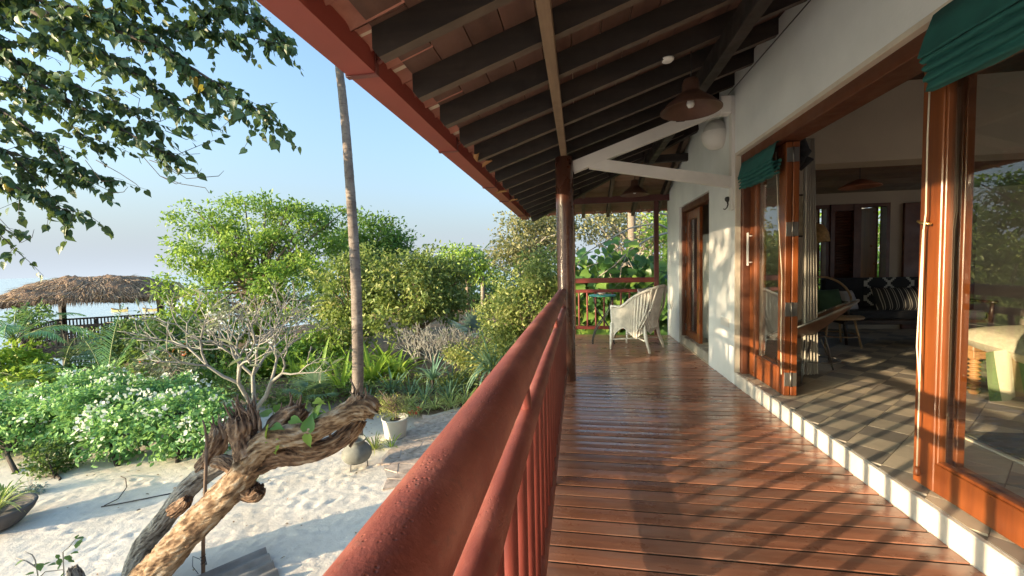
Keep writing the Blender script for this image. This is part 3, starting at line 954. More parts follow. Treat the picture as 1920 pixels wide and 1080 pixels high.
# ------------------------------------------------------------------ railings
rl = thing('railing', 'red oxide painted pipe railing running along the seaward edge of the deck', 'railing', (-0.16, 2.0, 0))
hr = []
for i in range(0, 61):
    y = -2.4 + 6.62 * i / 60
    hr.append((-0.168 + 0.0012 * sin(y * 2.3), y, 0.916 + 0.0012 * sin(y * 1.7)))
part('handrail', MB().tube(hr, [0.049] * 60 + [0.044], 40), MT['rail'], rl)
lr = [(-0.148, -2.4 + 6.6 * i / 30, 0.761 + 0.001 * sin(i)) for i in range(31)]
part('lower_rail', MB().tube(lr, 0.0285, 28), MT['rail'], rl)
part('bottom_rail', MB().tube([(-0.15, -2.4, 0.115), (-0.15, 4.2, 0.115)], 0.026, 14), MT['rail'], rl)
bm = MB().tube([(0, 0, 0.125), (0, 0, 0.755)], 0.0185, 14, cap=False).mesh('baluster'); bm.materials.append(MT['red'])
k = -15
while 0.83 + 0.157 * k < 4.15:
    inst('baluster', bm, rl, (-0.152, 0.83 + 0.157 * k, 0)); k += 1
for y in (-0.9, 0.53 + 0.62, 2.75, 4.05):
    part('spacer', MB().tube([(-0.150, y, 0.765), (-0.166, y, 0.90)], 0.017, 12, cap=False), MT['red'], rl)
for y in (0.3, 2.2, 4.1):
    part('foot', MB().tube([(-0.15, y, -0.005), (-0.15, y, 0.115)], 0.016, 10), MT['red'], rl)
er = thing('railing', 'square red timber railing closing off the far end of the verandah', 'railing', (0.6, 7.22, 0))
part('top_rail', MB().box((-0.054, 7.195, 0.893), (1.255, 7.257, 0.977), 0.005), MT['red'], er)
part('lower_rail', MB().box((-0.054, 7.2, 0.726), (1.255, 7.25, 0.782), 0.004), MT['red'], er)
part('bottom_rail', MB().box((-0.054, 7.2, 0.09), (1.255, 7.25, 0.147), 0.004), MT['red'], er)
bm2 = MB().tube([(0, 0, 0.146), (0, 0, 0.728)], 0.0165, 12, cap=False).mesh('baluster'); bm2.materials.append(MT['red'])
for i in range(9):
    inst('baluster', bm2, er, (0.0 + 0.142 * i, 7.225, 0))

# ------------------------------------------------------------------ things on the verandah
MT['wicker'] = plain('white_wicker', (0.68, 0.645, 0.59), 0.6, 0.2, 14, 0.5, 0.004, 120)
MT['cushion_grey'] = plain('lilac_grey_cloth', (0.42, 0.40, 0.42), 0.95, 0.08, 20, 0.3, 0.002, 250)
def wicker_chair(label, loc, rz):
    t = thing('wicker_chair', label, 'chair', loc, None, rz)
    def plan(s):                                   # s 0..1 round the U from front left to front right
        if s < 0.27: k = s / 0.27; return (-0.285 - 0.015 * k, 0.25 - 0.33 * k)
        if s > 0.73: k = (1 - s) / 0.27; return (0.285 + 0.015 * k, 0.25 - 0.33 * k)
        a = (s - 0.27) / 0.46 * pi; return (-0.30 * cos(a), -0.08 - 0.24 * sin(a))
    def top(s):
        q = abs(s - 0.5) * 2
        return 0.645 + 0.30 * max(0, cos(min(1, q / 0.72) * pi / 2)) ** 1.2
    N = 92
    sh = MB(); rows = []
    for i in range(N + 1):
        s = i / N; x, y = plan(s); tp = top(s)
        lp = min(abs(s - c) for c in (0.0, 0.30, 0.70, 1.0))
        bt = 0.17 + 0.17 * min(1, (lp / 0.14)) ** 0.6
        r = 0.009 * (1 if i % 2 else -1); row = []
        for j in range(9):
            v = j / 8; z = bt + (tp - bt) * v
            fl = 1 + 0.16 * max(0, (z - 0.36)) - 0.25 * max(0, (0.30 - z))
            ln = -0.14 * max(0, z - 0.42) * max(0, sin((s - 0.2) / 0.6 * pi)) if 0.2 < s < 0.8 else 0
            d = Vector((x, y + 0.05, 0)).normalized()
            row.append((x * fl + d.x * r, y * fl + d.y * r + ln, z))
        rows.append(row)
    sh.grid(rows, False); sh.grid([[(p[0] * 0.97, p[1] * 0.97, p[2]) for p in r_] for r_ in rows][::-1])
    fr_ = []                                       # front skirt under the seat
    for i in range(41):
        x = -0.28 + 0.56 * i / 40; bt = 0.20 + 0.12 * sin(pi * i / 40)
        fr_.append([(x, 0.25 + 0.005 * (1 if i % 2 else -1), z) for z in (bt, 0.3 + 0.02, 0.41)])
    sh.grid(fr_, False)
    part('woven_shell', sh, MT['wicker'], t, local=True)
    part('rim', MB().tube([rows[i][8] for i in range(0, N + 1, 3)], 0.021, 8), MT['wicker'], t, local=True)
    edge = MB().tube([rows[i][0] for i in range(0, N + 1, 2)], 0.011, 6)
    for i in (0, N): edge.tube([rows[i][0], rows[i][4], rows[i][8]], 0.017, 8)
    part('edge_binding', edge, MT['wicker'], t, local=True)
    br = MB()
    for s, e in ((0.34, 0.44), (0.66, 0.56), (0.31, 0.40), (0.69, 0.60)):
        a = Vector(rows[int(s * N)][1]); b = Vector(rows[int(e * N)][8]); o = Vector((0, -0.035, 0)) + Vector((a.x, 0, 0)) * 0.09
        br.tube([a + o * .3, a.lerp(b, .5) + o * 1.6, b + o * .7], 0.013, 6)
    part('back_brace', br, MT['wicker'], t, local=True)
    part('seat', MB().lathe([(0.0, 0.40), (0.27, 0.40), (0.285, 0.385), (0.27, 0.36), (0, 0.36)], n=28, sx=1.0, sy=0.95), MT['wicker'], t, local=True)
    for x, y, kx, ky in ((-0.285, 0.25, 0, .02), (0.285, 0.25, 0, .02), (-0.235, -0.24, -.05, -.10), (0.235, -0.24, .05, -.10)):
        part('leg', MB().tube([(x, y, 0.40), (x + kx * .3, y + ky * .3, 0.2), (x + kx, y + ky, 0.0)], [0.026, 0.027, 0.018], 10), MT['wicker'], t, local=True)
    part('stretcher', MB().tube([(-0.28, 0.24, 0.15), (0.24, -0.25, 0.15)], 0.011, 6).tube([(0.28, 0.24, 0.16), (-0.24, -0.25, 0.16)], 0.011, 6), MT['wicker'], t, local=True)
    return t
def pillow(c, sx, sy, sz, rot, mat, label, cat='cushion', nm='cushion'):
    b = MB(); rows = []
    R_ = Euler(rot).to_matrix(); n = 12
    for sgn in (1, -1):
        rows = []
        for i in range(n + 1):
            row = []
            for j in range(n + 1):
                u = i / n * 2 - 1; v = j / n * 2 - 1
                e = (max(0, 1 - abs(u) ** 2.6) * max(0, 1 - abs(v) ** 2.6)) ** 0.45
                k = 1 - 0.06 * (1 - abs(u) ** 2) * abs(v) ** 3
                k2 = 1 - 0.06 * (1 - abs(v) ** 2) * abs(u) ** 3
                row.append(Vector(c) + R_ @ Vector((u * sx / 2 * k2, v * sy / 2 * k, sgn * sz / 2 * e)))
            rows.append(row)
        b.grid(rows if sgn > 0 else rows[::-1])
    return tag(part(nm, b, mat), label, cat)
CH = Vector((0.79, 6.05, 0.0))
chair = wicker_chair('white wicker armchair with flared woven back by the end railing', CH, radians(59))
chair.scale = (.93, .93, .95)
cd = Vector((-sin(radians(59)), cos(radians(59)), 0)); cr = Vector((cos(radians(59)), sin(radians(59)), 0))
pillow(CH + cd * 0.02 + Vector((0, 0, 0.455)), 0.46, 0.46, 0.11, (0, 0, radians(59)), MT['wicker'], 'cream seat cushion lying in the white wicker verandah armchair')
pillow(CH - cd * 0.20 + Vector((0, 0, 0.68)), 0.42, 0.40, 0.13, (radians(68), 0, radians(59)), MT['cushion_grey'], 'lilac grey back cushion leaning in the white wicker verandah armchair')

TB = Vector((0.36, 6.40, 0)); tz = 0.745
tb = thing('bistro_table', 'small teal topped folding table on crossed black iron legs', 'table', TB)
part('tabletop', MB().lathe([(0, 0.0), (0.195, 0.0), (0.2, 0.008), (0.2, 0.018), (0.192, 0.022), (0, 0.022)], (TB.x, TB.y, tz - 0.022), 32), plain('teal_paint', (0.03, 0.22, 0.19), 0.4, 0.15), tb)
for s in (-1, 1):
    for o_ in (-0.10, 0.10):
        pts = []
        for i in range(9):
            k = i / 8
            pts.append(TB + Vector((s * (0.14 - 0.30 * k + 0.035 * sin(k * 2 * pi)), o_, tz - 0.024 - (tz - 0.034) * k)))
        part('leg', MB().tube(pts, 0.0085, 8).lathe([(0, -.012), (.011, -.008), (.014, 0), (.011, .008), (0, .012)], pts[-1] + Vector((0, 0, 0.003)), 8), MT['black'], tb)
part('crossbar', MB().tube([TB + Vector((-.01, -.1, .38)), TB + Vector((-.01, .1, .38))], 0.007, 6), MT['black'], tb)
b = MB().lathe([(0.0, 0.0), (0.03, 0.002), (0.055, 0.018), (0.06, 0.034), (0.05, 0.03), (0.0, 0.012)], (TB.x - 0.02, TB.y - 0.06, tz + 0.001), 18)
tag(part('bowl', b, plain('pale_shell', (0.66, 0.50, 0.42), 0.5, 0.15)), 'small pale pink bowl sitting on the teal verandah table', 'bowl')

MT['shade'] = plain('rusty_brown_enamel', (0.085, 0.04, 0.026), 0.5, 0.25, 8, 0.2, 0.002, 60)
def pendant(c, top, label, grp=None):
    t = thing('pendant_lamp', label, 'lamp', c, grp)
    prof = [(0.213, 0.0), (0.213, 0.006), (0.155, 0.062), (0.085, 0.118), (0.062, 0.14), (0.058, 0.20), (0.05, 0.225), (0.02, 0.235), (0.0, 0.236)]
    inn = [(r - 0.004, z - 0.003) for r, z in prof[:-4]] + [(0.0, 0.135)]
    part('lamp_shade', MB().lathe(prof, c, 36).lathe([(0.213, 0.0)] + inn[1:], c, 36), MT['shade'], t)
    b_ = Vector(c) + Vector((0, 0, 0.055))
    part('bulb', MB().lathe([(0, -.035), (.018, -.03), (.028, -.012), (.028, .005), (.018, .03), (.012, .05), (0, .06)], b_, 14), plain('bulb_glass', (0.6, 0.58, 0.55), 0.12, 0.05, bs=0), t)
    c = Vector(c)
    part('cable', MB().tube([c + Vector((0, 0, 0.235)), c + Vector((0.006, 0, 0.30)), Vector((c.x, c.y, top))], 0.0045, 6), MT['black'], t)
    return t
L1 = PX(1295, 208, 0.83)
pendant(L1, ztx(L1.x) + 0.001, 'large rusty brown cone pendant hanging nearest under the verandah rafters')
L2 = PX(1190, 366, 0.86)
pendant(L2, min(ztx(L2.x), zty(L2.y)), 'dark cone pendant hanging at the far end of the verandah by the end beam')
c = PX(1276, 91, 0.62)
tag(part('ceiling_rose', MB().lathe([(0, -.022), (.03, -.02), (.043, -.008), (.045, 0.0), (0, 0.002)], (c.x, 3.03, ztx(c.x) - RD - 0.001), 20), MT['white_paint']), 'small round white ceiling rose screwed to a dark rafter', 'ceiling rose')

# egg shaped white wall light
c = PX(1341, 254, WX - 0.07)
sc_ = thing('wall_lamp', 'white egg shaped plaster uplighter fixed to the wall by the strut', 'lamp', c)
def egg(z0, z1, n=14):
    return [(0.135 * sqrt(max(0, 1 - (z / (0.165 if z > 0 else 0.15)) ** 2)), z) for z in [z0 + (z1 - z0) * i / n for i in range(n + 1)]]
part('lower_bowl', MB().lathe(egg(-0.15, 0.03), c, 28), MT['white_paint'], sc_)
part('upper_dome', MB().lathe([(0.118, 0.034)] + [(r * 0.92, z) for r, z in egg(0.036, 0.165)], c, 28), plain('lamp_dome', (0.5, 0.48, 0.44), 0.5, 0.05), sc_)
part('wall_mount', MB().box((c.x, c.y - 0.04, c.z - 0.03), (WX + 0.001, c.y + 0.04, c.z + 0.05)), MT['white_paint'], sc_)
# black hook ornament on the strip
c = PX(1364, 378, WX - 0.04)
hk = MB().lathe([(0, .05), (.018, .045), (.026, .03), (.024, .012), (.012, -.002), (0, -.004)], c, 12)
hk.tube([c + Vector((0, 0, 0.0)), c + Vector((0.004, 0, -.03)), c + Vector((-.004, 0.005, -.06)), c + Vector((-.02, .01, -.075)), c + Vector((-.035, .012, -.068))], [0.009, 0.007, 0.006, .006, .004], 8)
tag(part('wall_hook', hk, MT['black']), 'black iron bird shaped hook on the white wall strip below the strut', 'hook')

# roman blinds
def blind(y0, y1, x, zt, zb, lab, folds=4):
    t = thing('roman_blind', lab, 'blind', (x, (y0 + y1) / 2, zt))
    H = zt - zb; prof = [(x + 0.012, zt), (x - 0.012, zt)]
    zc = zt - H * 0.52
    prof += [(x - 0.03, zt - H * .25), (x - 0.052, zc), (x - 0.058, zc - 0.012), (x - 0.03, zc - 0.006)]
    for k in range(folds):
        za = zc - (H * .48) * (k + 0.35) / folds; zb_ = zc - (H * .48) * (k + 0.95) / folds
        o = 0.046 - 0.006 * k
        prof += [(x - o + .012, za + .012), (x - o - 0.006, (za + zb_) / 2 + 0.004), (x - o, zb_), (x - 0.018, zb_ + .008)]
    prof += [(x + 0.008, zb + .004)]
    n = len(prof); ny_ = 26; rows = []
    ph = random.uniform(0, 6)
    for j in range(ny_ + 1):
        y = y0 + (y1 - y0) * j / ny_
        rows.append([(u + 0.006 * sin(j * 0.9 + ph + i) * (i / n), y + (0.012 * sin(i * 1.7 + ph) if j in (0, ny_) else 0), v - 0.014 * sin(pi * j / ny_) * (i / n) + 0.003 * sin(j * 1.3 + i)) for i, (u, v) in enumerate(prof)])
    fb = MB().grid(rows, True)
    part('cloth', fb, MT['teal'], t)
    fb = MB()
    for k in range(3):
        fb.box((x - 0.01 + .006 * k, y0 + 0.01, zb + 0.03 + .03 * k), (x + 0.012 + .006 * k, y1 - 0.01, zb + 0.05 + .03 * k))
    part('batten', fb, MT['teal'], t)
    return t
p = [PX(1740, 60, 1.42), PX(1705, 145, 1.42), PX(1740, 180, 1.42)]
bl = blind(0.75, 2.06, 1.50, 2.215, 1.90, 'large teal roman blind gathered up above the near door post')
pc = [PX(x, y, 1.55) for x, y in ((1743, 168), (1739, 260), (1736, 400), (1732, 430), (1728, 560), (1724, 720), (1719, 880))]
part('cord', MB().tube(pc, 0.0032, 6), MT['cord'], bl)
pc2 = [PX(x, y, 1.549) for x, y in ((1731, 430), (1723, 580), (1719, 650), (1722, 690), (1724, 720))]
part('cord', MB().tube(pc2, 0.003, 6), MT['cord'], bl)
e_ = PX(1719, 886, 1.549)
part('cord_tassel', MB().lathe([(0, .03), (.008, .028), (.013, 0), (.012, -.012), (0, -.014)], e_, 10), MT['teak'], bl)
ck = PX(1733, 418, 1.565)
tag(part('cord_cleat', MB().tube([ck + Vector((0, .035, .012)), ck + Vector((-.012, 0, 0)), ck + Vector((0, -.035, -.008))], 0.006, 8).tube([ck + Vector((-.012, 0, 0)), ck + Vector((.02, 0, 0))], 0.006, 8), plain('brass', (0.6, 0.42, 0.16), 0.3, 0.1, metallic=0.9)), 'small brass cleat holding the blind cord on the near door post', 'cleat')
b2 = blind(3.50, 4.19, 1.535, 2.12, 1.875, 'small teal roman blind bunched up over the far folding door')
part('cord', MB().tube([PX(x, y, 1.575) for x, y in ((1455, 285), (1459, 400), (1466, 520), (1464, 640), (1465, 702))], 0.0035, 6), MT['cord'], b2)
bzc = PX(1500, 285, 1.76)
bz = MB()
for k in range(9):
    a_ = bzc + Vector((random.uniform(-.02, .02), random.uniform(-.02, .02), 0)); w_ = random.uniform(.012, .03)
    bz.tube([a_ + Vector((random.uniform(-.02, .03), random.uniform(-.03, .03), .13 - .02 * k)), a_ + Vector((random.uniform(-.03, .05), random.uniform(-.05, .03), .02 - .012 * k)), a_ + Vector((random.uniform(-.02, .04), random.uniform(-.04, .03), -.06 - .01 * k))], [w_, w_ * 1.5, w_ * .7], 7)
tag(part('cloth_bundle', bz, plain('black_cloth', (0.015, 0.014, 0.016), 0.9, 0.2, 12, 0.6, 0.02, 14)), 'dark bunched cloth hanging behind the hinged door edge', 'cloth')

# ------------------------------------------------------------------ the room
MT['dark_wood'] = plain('dark_sofa_wood', (0.03, 0.017, 0.012), 0.4, 0.2)
MT['charcoal'] = plain('charcoal_cloth', (0.022, 0.022, 0.028), 0.9, 0.2, 12)
MT['blue'] = plain('indigo_cloth', (0.02, 0.03, 0.055), 0.9, 0.2, 12)
def striped():
    mt, nt, p = new_mat('striped_cloth')
    v = vec_of(nt, (1, 1, 1), False)
    w = nt.nodes.new('ShaderNodeTexWave'); w.inputs['Scale'].default_value = 4.4; w.bands_direction = 'X'
    w.inputs['Distortion'].default_value = 0.6; w.inputs['Detail'].default_value = 1
    nt.links.new(v, w.inputs['Vector'])
    c = ramp(nt, w.outputs['Fac'], [(0.60, (0.015, 0.015, 0.018)), (0.68, (0.35, 0.32, 0.28)), (0.84, (0.40, 0.36, 0.32)), (0.9, (0.03, 0.03, 0.03))])
    nt.links.new(c, p.inputs['Base Color']); _set(p, Roughness=0.95)
    return mt
def aztec():
    mt, nt, p = new_mat('woven_diamond_cloth')
    v = vec_of(nt, (1, 1, 1), False)
    sx = nt.nodes.new('ShaderNodeSeparateXYZ'); nt.links.new(v, sx.inputs[0])
    def M(op, a, b=None):
        n = nt.nodes.new('ShaderNodeMath'); n.operation = op
        for i, q in enumerate((a, b)):
            if q is None: continue
            if isinstance(q, (int, float)): n.inputs[i].default_value = q
            else: nt.links.new(q, n.inputs[i])
        return n.outputs[0]
    u = M('PINGPONG', sx.outputs['X'], 0.14); w = M('PINGPONG', sx.outputs['Z'], 0.10)
    u = M('SNAP', u, 0.02); w = M('SNAP', w, 0.02)
    d = M('ADD', u, w); d = M('PINGPONG', d, 0.075)
    c = ramp(nt, M('GREATER_THAN', d, 0.052), [(0.0, (0.02, 0.02, 0.024)), (1.0, (0.42, 0.40, 0.37))])
    nt.links.new(c, p.inputs['Base Color']); _set(p, Roughness=0.95)
    return mt
MT['striped'] = striped(); MT['aztec'] = aztec()
s0 = PZ(1612, 648, FZ); s1 = PZ(1580, 636, FZ)
SX0, SX1, SYF, SYB = s0.x - 0.16, s0.x + 1.45, 5.78, 6.45
sf = thing('sofa', 'low dark wooden framed sofa with black cushions under the window', 'sofa', ((SX0 + SX1) / 2, 6.1, FZ))
for x in (SX0 + 0.03, SX1 - 0.03):
    for y, k in ((SYF, 0.05), (SYB, -0.05)):
        part('leg', MB().tube([(x, y + k, FZ + 0.40), (x, y, FZ)], [0.028, 0.016], 8), MT['dark_wood'], sf)
    part('arm', MB().box((x - 0.035, SYF - 0.06, FZ + 0.52), (x + 0.035, SYB - 0.02, FZ + 0.555), 0.012).tube([(x, SYF, FZ + .3), (x, SYF - .02, FZ + .53)], 0.02, 8).tube([(x, SYB - .05, FZ + .3), (x, SYB - .02, FZ + .53)], 0.02, 8), MT['dark_wood'], sf)
part('seat_frame', MB().box((SX0, SYF, FZ + 0.26), (SX1, SYB, FZ + 0.32), 0.008), MT['dark_wood'], sf)
part('seat', MB().box((SX0 + .06, SYF - .01, FZ + 0.321), (SX1 - .06, SYB - .1, FZ + 0.43), 0.03), MT['charcoal'], sf)
part('backrest', MB().beam((SX0 + .05, SYB - .06, FZ + .62), (SX1 - .05, SYB - .06, FZ + .62), 0.11, 0.42, bev=.03), MT['charcoal'], sf)
cl = MB().beam((SX0 + .55, SYB - .118, FZ + .64), (SX0 + 1.15, SYB - .118, FZ + .64), 0.012, 0.38)
tag(part('woven_throw', cl, MT['aztec']), 'black and white diamond patterned throw over the sofa back', 'throw')
pillow((SX0 + 0.92, SYF + 0.22, FZ + 0.56), 0.95, 0.34, 0.17, (radians(62), 0, 0), MT['striped'], 'long black bolster cushion with white stripes lying on the sofa')
pillow((SX0 + 0.22, SYF + 0.30, FZ + 0.53), 0.20, 0.30, 0.12, (radians(70), 0, radians(20)), MT['cushion_grey'], 'small pale cushion at the left arm of the dark sofa')
pc_ = PZ(1690, 625, FZ)
pf = MB().box((pc_.x - 0.30, 5.45, FZ), (pc_.x + 0.33, 5.95, FZ + 0.27), 0.05)
po = thing('pouf', 'square indigo floor pouf with a white woven diamond top', 'pouf', (pc_.x, 5.7, FZ))
part('base', pf, MT['blue'], po)
part('cover', MB().box((pc_.x - 0.26, 5.43, FZ + 0.10), (pc_.x + 0.30, 5.93, FZ + 0.282), 0.03), MT['aztec'], po)

# leather sling chair on a thin wire base
f1 = PZ(1530, 722, FZ); f2 = PZ(1588, 696, FZ)
f1.x -= .12; f2.x -= .12
cc = Vector(((f1.x + f2.x) / 2 + 0.0, (f1.y + f2.y) / 2 + 0.08, FZ))
MT['leather'] = plain('brown_leather', (0.11, 0.05, 0.03), 0.5, 0.25, 7, 0.3, 0.003, 80)
slc = thing('sling_chair', 'round brown leather sling chair on thin wire legs inside the doorway', 'chair', cc)
th_ = [2 * pi * i / 28 for i in range(28)]
hoop = [cc + Vector((0.36 * cos(a) - 0.05, 0.36 * sin(a), 0.52 - 0.20 * cos(a - 2.6))) for a in th_]
part('hoop', MB().tube(hoop + [hoop[0]], 0.011, 8), MT['steel'], slc)
rows = []
for j in range(7):
    k = j / 6
    rows.append([cc + Vector((-0.03, 0, 0.36)) + (h_ - cc - Vector((-0.03, 0, 0.36))) * (k ** 0.8) - Vector((0, 0, 0.06 * (1 - k) * k)) for h_ in hoop + [hoop[0]]])
part('sling', MB().grid(rows), MT['leather'], slc)
for i, q in enumerate((f1, f2, Vector((cc.x + .15, cc.y + .38, FZ)), Vector((cc.x - .27, cc.y + .25, FZ)))):
    top_ = cc + (q - cc) * 0.45; top_.z = FZ + 0.36
    part('leg', MB().tube([top_ + Vector((.02, 0, 0)), Vector((q.x, q.y, FZ + .01))], 0.008, 6).tube([top_ - Vector((.03, 0.0, 0)), Vector((q.x, q.y, FZ + .01))], 0.006, 6), MT['steel'], slc)
part('ring', MB().tube([cc + Vector((0.2 * cos(a), 0.2 * sin(a), 0.16)) for a in th_ + [0]], 0.005, 6), MT['steel'], slc)

# cane chair behind it with a green cushion
kc = PZ(1545, 660, FZ) + Vector((0.35, 0.45, 0))
rc = thing('cane_chair', 'round cane hoop chair half hidden behind the sling chair', 'chair', kc)
MT['cane'] = plain('cane', (0.42, 0.27, 0.14), 0.5, 0.2)
hp = [kc + Vector((0.30 * cos(a), 0.12 * sin(a) + .2, 0.60 + 0.26 * sin(a))) for a in th_ + [0]]
part('back_hoop', MB().tube(hp, 0.014, 8), MT['cane'], rc)
part('seat', MB().lathe([(0, .38), (.29, .38), (.30, .365), (.29, .35), (0, .35)], kc, 24), MT['cane'], rc)
for a in (0.8, 2.3, 3.9, 5.5):
    part('leg', MB().tube([kc + Vector((.2 * cos(a), .2 * sin(a), .36)), kc + Vector((.28 * cos(a), .28 * sin(a), 0))], 0.012, 8), MT['cane'], rc)
part('stretcher', MB().tube([kc + Vector((.25 * cos(a), .25 * sin(a), .14)) for a in th_ + [0]], 0.008, 6), MT['cane'], rc)
pillow(kc + Vector((-.02, .10, .55)), 0.36, 0.34, 0.12, (radians(65), 0, 0.1), plain('green_cloth', (0.05, 0.10, 0.045), 0.9), 'green cushion propped in the cane hoop chair')
# rattan lampshade, interior pendant, picture, white curtain, stool box
lp = PY(1528, 440, 6.2)
rt = thing('rattan_lamp', 'honey coloured rattan bell lampshade hanging by the left window', 'lamp', lp)
part('lamp_shade', MB().lathe([(0.17, -.10), (0.168, -.09), (0.15, .02), (0.10, .12), (0.03, .16), (0, .162)], lp, 24), plain('rattan', (0.45, 0.26, 0.09), 0.6, 0.35, 30, 0.6, 0.004, 160), rt)
part('cable', MB().tube([lp + Vector((0, 0, .16)), lp + Vector((0, 0, 1.6))], 0.004, 6), MT['black'], rt)
ip = PY(1612, 351, 5.6)
it = thing('pendant_lamp', 'flat terracotta pendant seen from below in the dark inner room', 'lamp', ip)
part('lamp_shade', MB().lathe([(0.0, .10), (.05, .09), (.2, .012), (.21, 0), (.2, -.004), (.05, .06), (0, .07)], ip, 30), plain('terracotta', (0.36, 0.13, 0.07), 0.6), it)
part('cable', MB().tube([ip + Vector((0, 0, .10)), ip + Vector((0, 0, 1.3))], 0.004, 6), MT['black'], it)
c0 = PY(1490, 365, YP); c1 = PY(1503, 445, YP)
pcf = MB().box((c0.x - .12, YP - 0.02, c1.z), (c1.x + 0.03, YP - 0.001, c0.z), 0.004)
pic = thing('picture', 'narrow framed beige picture on the wall behind the folding door', 'picture', (c1.x, YP, c1.z))
part('frame', pcf, MT['dark_wood'], pic)
part('print', MB().box((c0.x - .10, YP - 0.0225, c1.z + .02), (c1.x + .01, YP - 0.0203, c0.z - .02)), plain('beige_print', (0.36, 0.30, 0.20), 0.8, 0.3, 12), pic)
cu = MB(); rows = []
b_ = PZ(1494, 708, FZ)
for k in range(25):
    a = k / 24
    rows.append([(b_.x + 0.05 + 0.16 * a * (1 - 0.35 * (z - .14) / 2), b_.y + 0.02 + 0.022 * sin(k * 1.3) + .05 * a, z) for z in (0.14, 0.6, 1.3, 2.3)])
cu.grid(rows)
tag(part('curtain', cu, plain('white_curtain', (0.42, 0.38, 0.33), 0.9, 0.06)), 'thin white curtain hanging just behind the far folding door', 'curtain')
bx = PZ(1508, 690, FZ)
tag(part('storage_box', MB().box((bx.x - .02, bx.y + .55, FZ), (bx.x + .30, bx.y + .85, FZ + .40), 0.006), MT['dark_wood']), 'low dark wooden box on the floor behind the sling chair', 'box')

# right side, behind the fixed leaf: turned table, armchair with throw, rug
tl_ = PZ(1825, 738, FZ)
th2 = PY(1825, 648, tl_.y).z
et = thing('side_table', 'low wooden side table with spiral turned legs behind the glass', 'table', tl_)
MT['pale_wood'] = wood('honey_wood', (0.30, 0.15, 0.06), (0.45, 0.25, 0.11), 2, 0.45, 0.1, 10, 0.1)
for dx, dy in ((0, 0), (0.62, 0), (0.0, 0.42), (0.62, 0.42)):
    prof = [(0.0, 0.0), (0.026, 0.001)]
    n_ = 60
    for i in range(n_ + 1):
        prof.append((0.033 + 0.008 * sin(i / n_ * 2 * pi * 10), 0.02 + (th2 - FZ - 0.06) * i / n_))
    part('leg', MB().lathe(prof, tl_ + Vector((dx, dy, 0)), 14), MT['pale_wood'], et)
part('tabletop', MB().box((tl_.x - .06, tl_.y - .06, th2 - .035), (tl_.x + .68, tl_.y + .48, th2 + .012), 0.006), MT['pale_wood'], et)
part('apron', MB().box((tl_.x - .035, tl_.y - .035, th2 - .10), (tl_.x + .655, tl_.y + .455, th2 - .036), 0.004), MT['pale_wood'], et)
ac = PZ(1905, 792, FZ)
ch2 = wicker_chair('white wicker armchair draped with a striped throw behind the glass', (ac.x + 0.82, ac.y + 0.34, FZ), radians(150))
def throw_mat():
    mt, nt, p = new_mat('striped_throw')
    v = vec_of(nt, (1, 1, 1), False)
    w = nt.nodes.new('ShaderNodeTexWave'); w.inputs['Scale'].default_value = 1.6; w.bands_direction = 'X'; w.wave_profile = 'SAW'
    nt.links.new(v, w.inputs['Vector'])
    c = ramp(nt, w.outputs['Fac'], [(0.0, (0.16, 0.22, 0.10)), (0.36, (0.16, 0.22, 0.10)), (0.38, (0.66, 0.60, 0.42)), (0.80, (0.66, 0.60, 0.42)), (0.82, (0.34, 0.24, 0.13)), (1.0, (0.34, 0.24, 0.13))])
    nt.links.new(c, p.inputs['Base Color']); _set(p, Roughness=0.95)
    bump(nt, p, noise(nt, v, 120, 3), 0.5, 0.004)
    return mt
t0 = PY(1848, 664, ac.y + .1); t1 = PY(1862, 752, ac.y + .1)
rows = []
for i in range(19):
    k = i / 18; x = t0.x + 0.75 * k
    rows.append([(x + .02 * sin(i), ac.y + 0.10 - 0.05 * v + 0.012 * sin(i * 1.7 + v * 2), (t0.z + .01 + 0.09 * sin(k * pi * .6)) + (t1.z - t0.z) * v) for v in (0, .25, .5, .75, 1)])
rows2 = [[(x, y + .06 + .26 * q, r_[0][2] + .012 - 0.02 * q) for q, (x, y) in ((q, (r_[0][0], r_[0][1])) for q in (0, .5, 1))] for r_ in rows]
thb = MB().grid(rows)
tag(part('throw', thb, throw_mat()), 'green and cream striped throw draped over the wicker armchair indoors', 'throw')
pillow((ac.x + 0.34, ac.y + 0.22, t0.z + 0.03), 0.74, 0.62, 0.20, (0.2, 0.0, 0.3), plain('cream_knit', (0.46, 0.41, 0.30), 0.95, 0.12, 30, 0.8, 0.006, 90), 'cream knitted cushion on top of the throw covered armchair')
rg = [PZ(x, y, FZ) for x, y in ((1800, 812), (1990, 905))]
q0 = rg[0]; q1 = Vector((q0.x - 0.03, 0.6, FZ)); 
rgm = MB().prism([(q0.x, q0.y), (q0.x + 1.3, q0.y + 0.02), (q0.x + 1.27, 0.6), (q1.x, q1.y)], FZ + 0.0012, FZ + 0.012)
rug = thing('rug', 'dark olive flat woven rug with pale edging on the tiled floor', 'rug', (q0.x + .6, 1.6, FZ))
part('pile', rgm, plain('rug_weave', (0.085, 0.085, 0.055), 0.95, 0.35, 40, 0.8, 0.006, 120), rug)
part('edging', MB().box((q0.x - 0.055, 0.6, FZ + .001), (q0.x - 0.031, q0.y, FZ + 0.011), 0.002), MT['cord'], rug)

